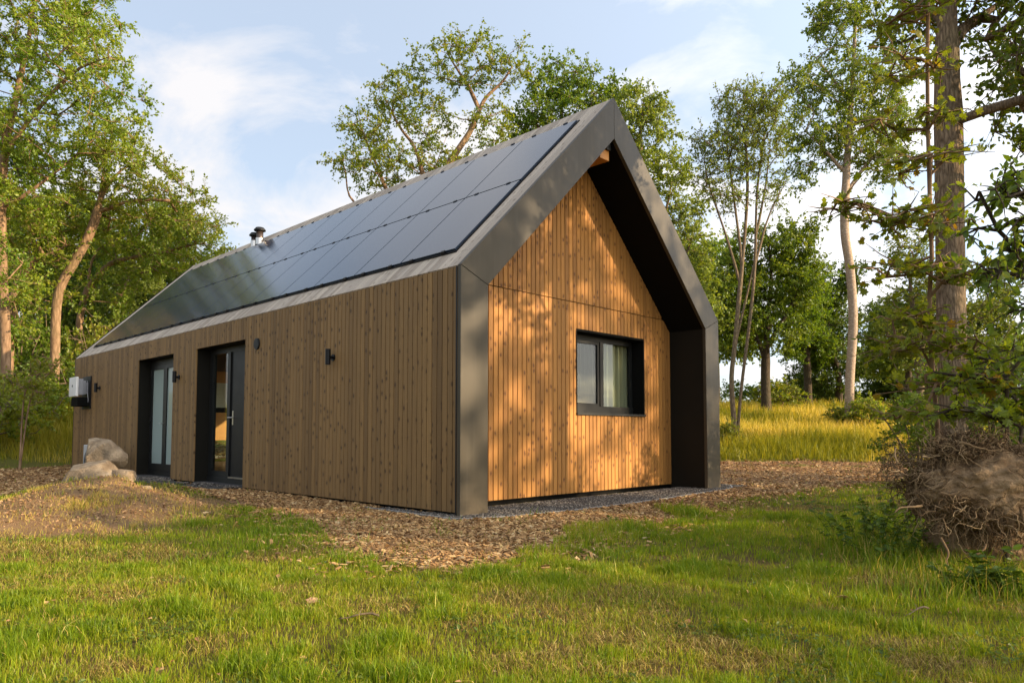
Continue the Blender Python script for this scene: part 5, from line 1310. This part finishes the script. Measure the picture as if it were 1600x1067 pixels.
def build_light():
    w = bpy.data.worlds.new('World'); sc.world = w; w.use_nodes = True; t = w.node_tree; t.nodes.clear()
    N = lambda k, **kw: t.nodes.new(k)
    out = N('ShaderNodeOutputWorld'); bg = N('ShaderNodeBackground'); sky = N('ShaderNodeTexSky')
    sky.sky_type = 'NISHITA'; sky.sun_disc = False; sky.sun_elevation = SUN_EL; sky.sun_rotation = SUN_AZ; sky.air_density = 1.0; sky.dust_density = 1.6; sky.ozone_density = 1.2
    bg.inputs['Strength'].default_value = SKY
    tc = N('ShaderNodeTexCoord'); sep = N('ShaderNodeSeparateXYZ'); t.links.new(tc.outputs['Generated'], sep.inputs[0])
    def mth(op, a, b=0.0, c=False):
        n = N('ShaderNodeMath'); n.operation = op; n.use_clamp = c
        for i, v in enumerate((a, b)):
            if isinstance(v, bpy.types.NodeSocket): t.links.new(v, n.inputs[i])
            else: n.inputs[i].default_value = v
        return n.outputs[0]
    zz = mth('ADD', mth('MAXIMUM', sep.outputs[2], 0.0), .22)
    cmb = N('ShaderNodeCombineXYZ'); t.links.new(mth('DIVIDE', sep.outputs[0], zz), cmb.inputs[0]); t.links.new(mth('DIVIDE', sep.outputs[1], zz), cmb.inputs[1])
    mp = N('ShaderNodeMapping'); t.links.new(cmb.outputs[0], mp.inputs[0]); mp.inputs[1].default_value = (1.35, .4, 0)
    def noise(sc_, det, ro, di):
        n = N('ShaderNodeTexNoise'); n.inputs['Scale'].default_value = sc_; n.inputs['Detail'].default_value = det; n.inputs['Roughness'].default_value = ro; n.inputs['Distortion'].default_value = di
        t.links.new(mp.outputs[0], n.inputs['Vector']); return n.outputs[0]
    a = noise(1.9, 9, .58, .5); b = noise(.38, 3, .5, 0)
    f = mth('ADD', mth('MULTIPLY', a, .72), mth('MULTIPLY', b, .42))
    r = N('ShaderNodeValToRGB'); t.links.new(f, r.inputs[0]); e = r.color_ramp.elements
    e[0].position = .52; e[0].color = (0, 0, 0, 1); e[1].position = .635; e[1].color = (1, 1, 1, 1)
    base = N('ShaderNodeMix'); base.data_type = 'RGBA'; base.inputs[0].default_value = .62     # thin high veil over the whole sky
    t.links.new(sky.outputs[0], base.inputs[6]); base.inputs[7].default_value = (2.55, 2.85, 3.3, 1)
    m = N('ShaderNodeMix'); m.data_type = 'RGBA'; t.links.new(mth('MULTIPLY', r.outputs[0], .9), m.inputs[0]); t.links.new(base.outputs[2], m.inputs[6]); m.inputs[7].default_value = (3.6, 3.5, 3.5, 1)
    # the haze round the low sun is brighter than the sky opposite it
    dt = N('ShaderNodeVectorMath'); dt.operation = 'DOT_PRODUCT'; t.links.new(tc.outputs['Generated'], dt.inputs[0])
    dt.inputs[1].default_value = (math.sin(SUN_AZ) * math.cos(SUN_EL), math.cos(SUN_AZ) * math.cos(SUN_EL), math.sin(SUN_EL))
    gl = mth('ADD', mth('MULTIPLY', mth('POWER', mth('MULTIPLY', mth('ADD', dt.outputs['Value'], 1.0), .5), 3.0), 1.7), 1.0)
    sg = N('ShaderNodeVectorMath'); sg.operation = 'SCALE'; t.links.new(m.outputs[2], sg.inputs[0]); t.links.new(gl, sg.inputs['Scale'])
    t.links.new(sg.outputs[0], bg.inputs['Color']); t.links.new(bg.outputs[0], out.inputs[0])
    L = bpy.data.lights.new('sun', 'SUN'); L.energy = SUN_E; L.angle = R(.6); L.color = (1.0, .76, .48)
    o = bpy.data.objects.new('sun', L); COL.objects.link(o)
    d = Vector((math.sin(SUN_AZ) * math.cos(SUN_EL), math.cos(SUN_AZ) * math.cos(SUN_EL), math.sin(SUN_EL)))
    o.rotation_euler = (-d).to_track_quat('-Z', 'Y').to_euler(); o.location = d * 60

def build_camera():
    c = bpy.data.cameras.new('camera'); o = bpy.data.objects.new('camera', c); COL.objects.link(o)
    c.sensor_width = 36; c.lens = 36 * F_PX / 1600; c.shift_y = 76.5 / 1600; c.clip_end = 3000; c.clip_start = .05
    o.location = tuple(CAM); o.rotation_euler = (math.pi / 2 + PITCH, 0, -YAW); sc.camera = o

build_ground()
build_house()
build_around_house()
build_boulders()
build_cover()
build_root_plate()
build_weeds()
build_trees()
build_light()
build_camera()
sc.view_settings.view_transform = 'Standard'; sc.view_settings.look = 'None'; sc.view_settings.exposure = EXPO; sc.view_settings.gamma = 1
sc.cycles.max_bounces = 6; sc.cycles.transparent_max_bounces = 12; sc.cycles.diffuse_bounces = 3; sc.cycles.use_denoising = True
sc.cycles.sample_clamp_indirect = 6
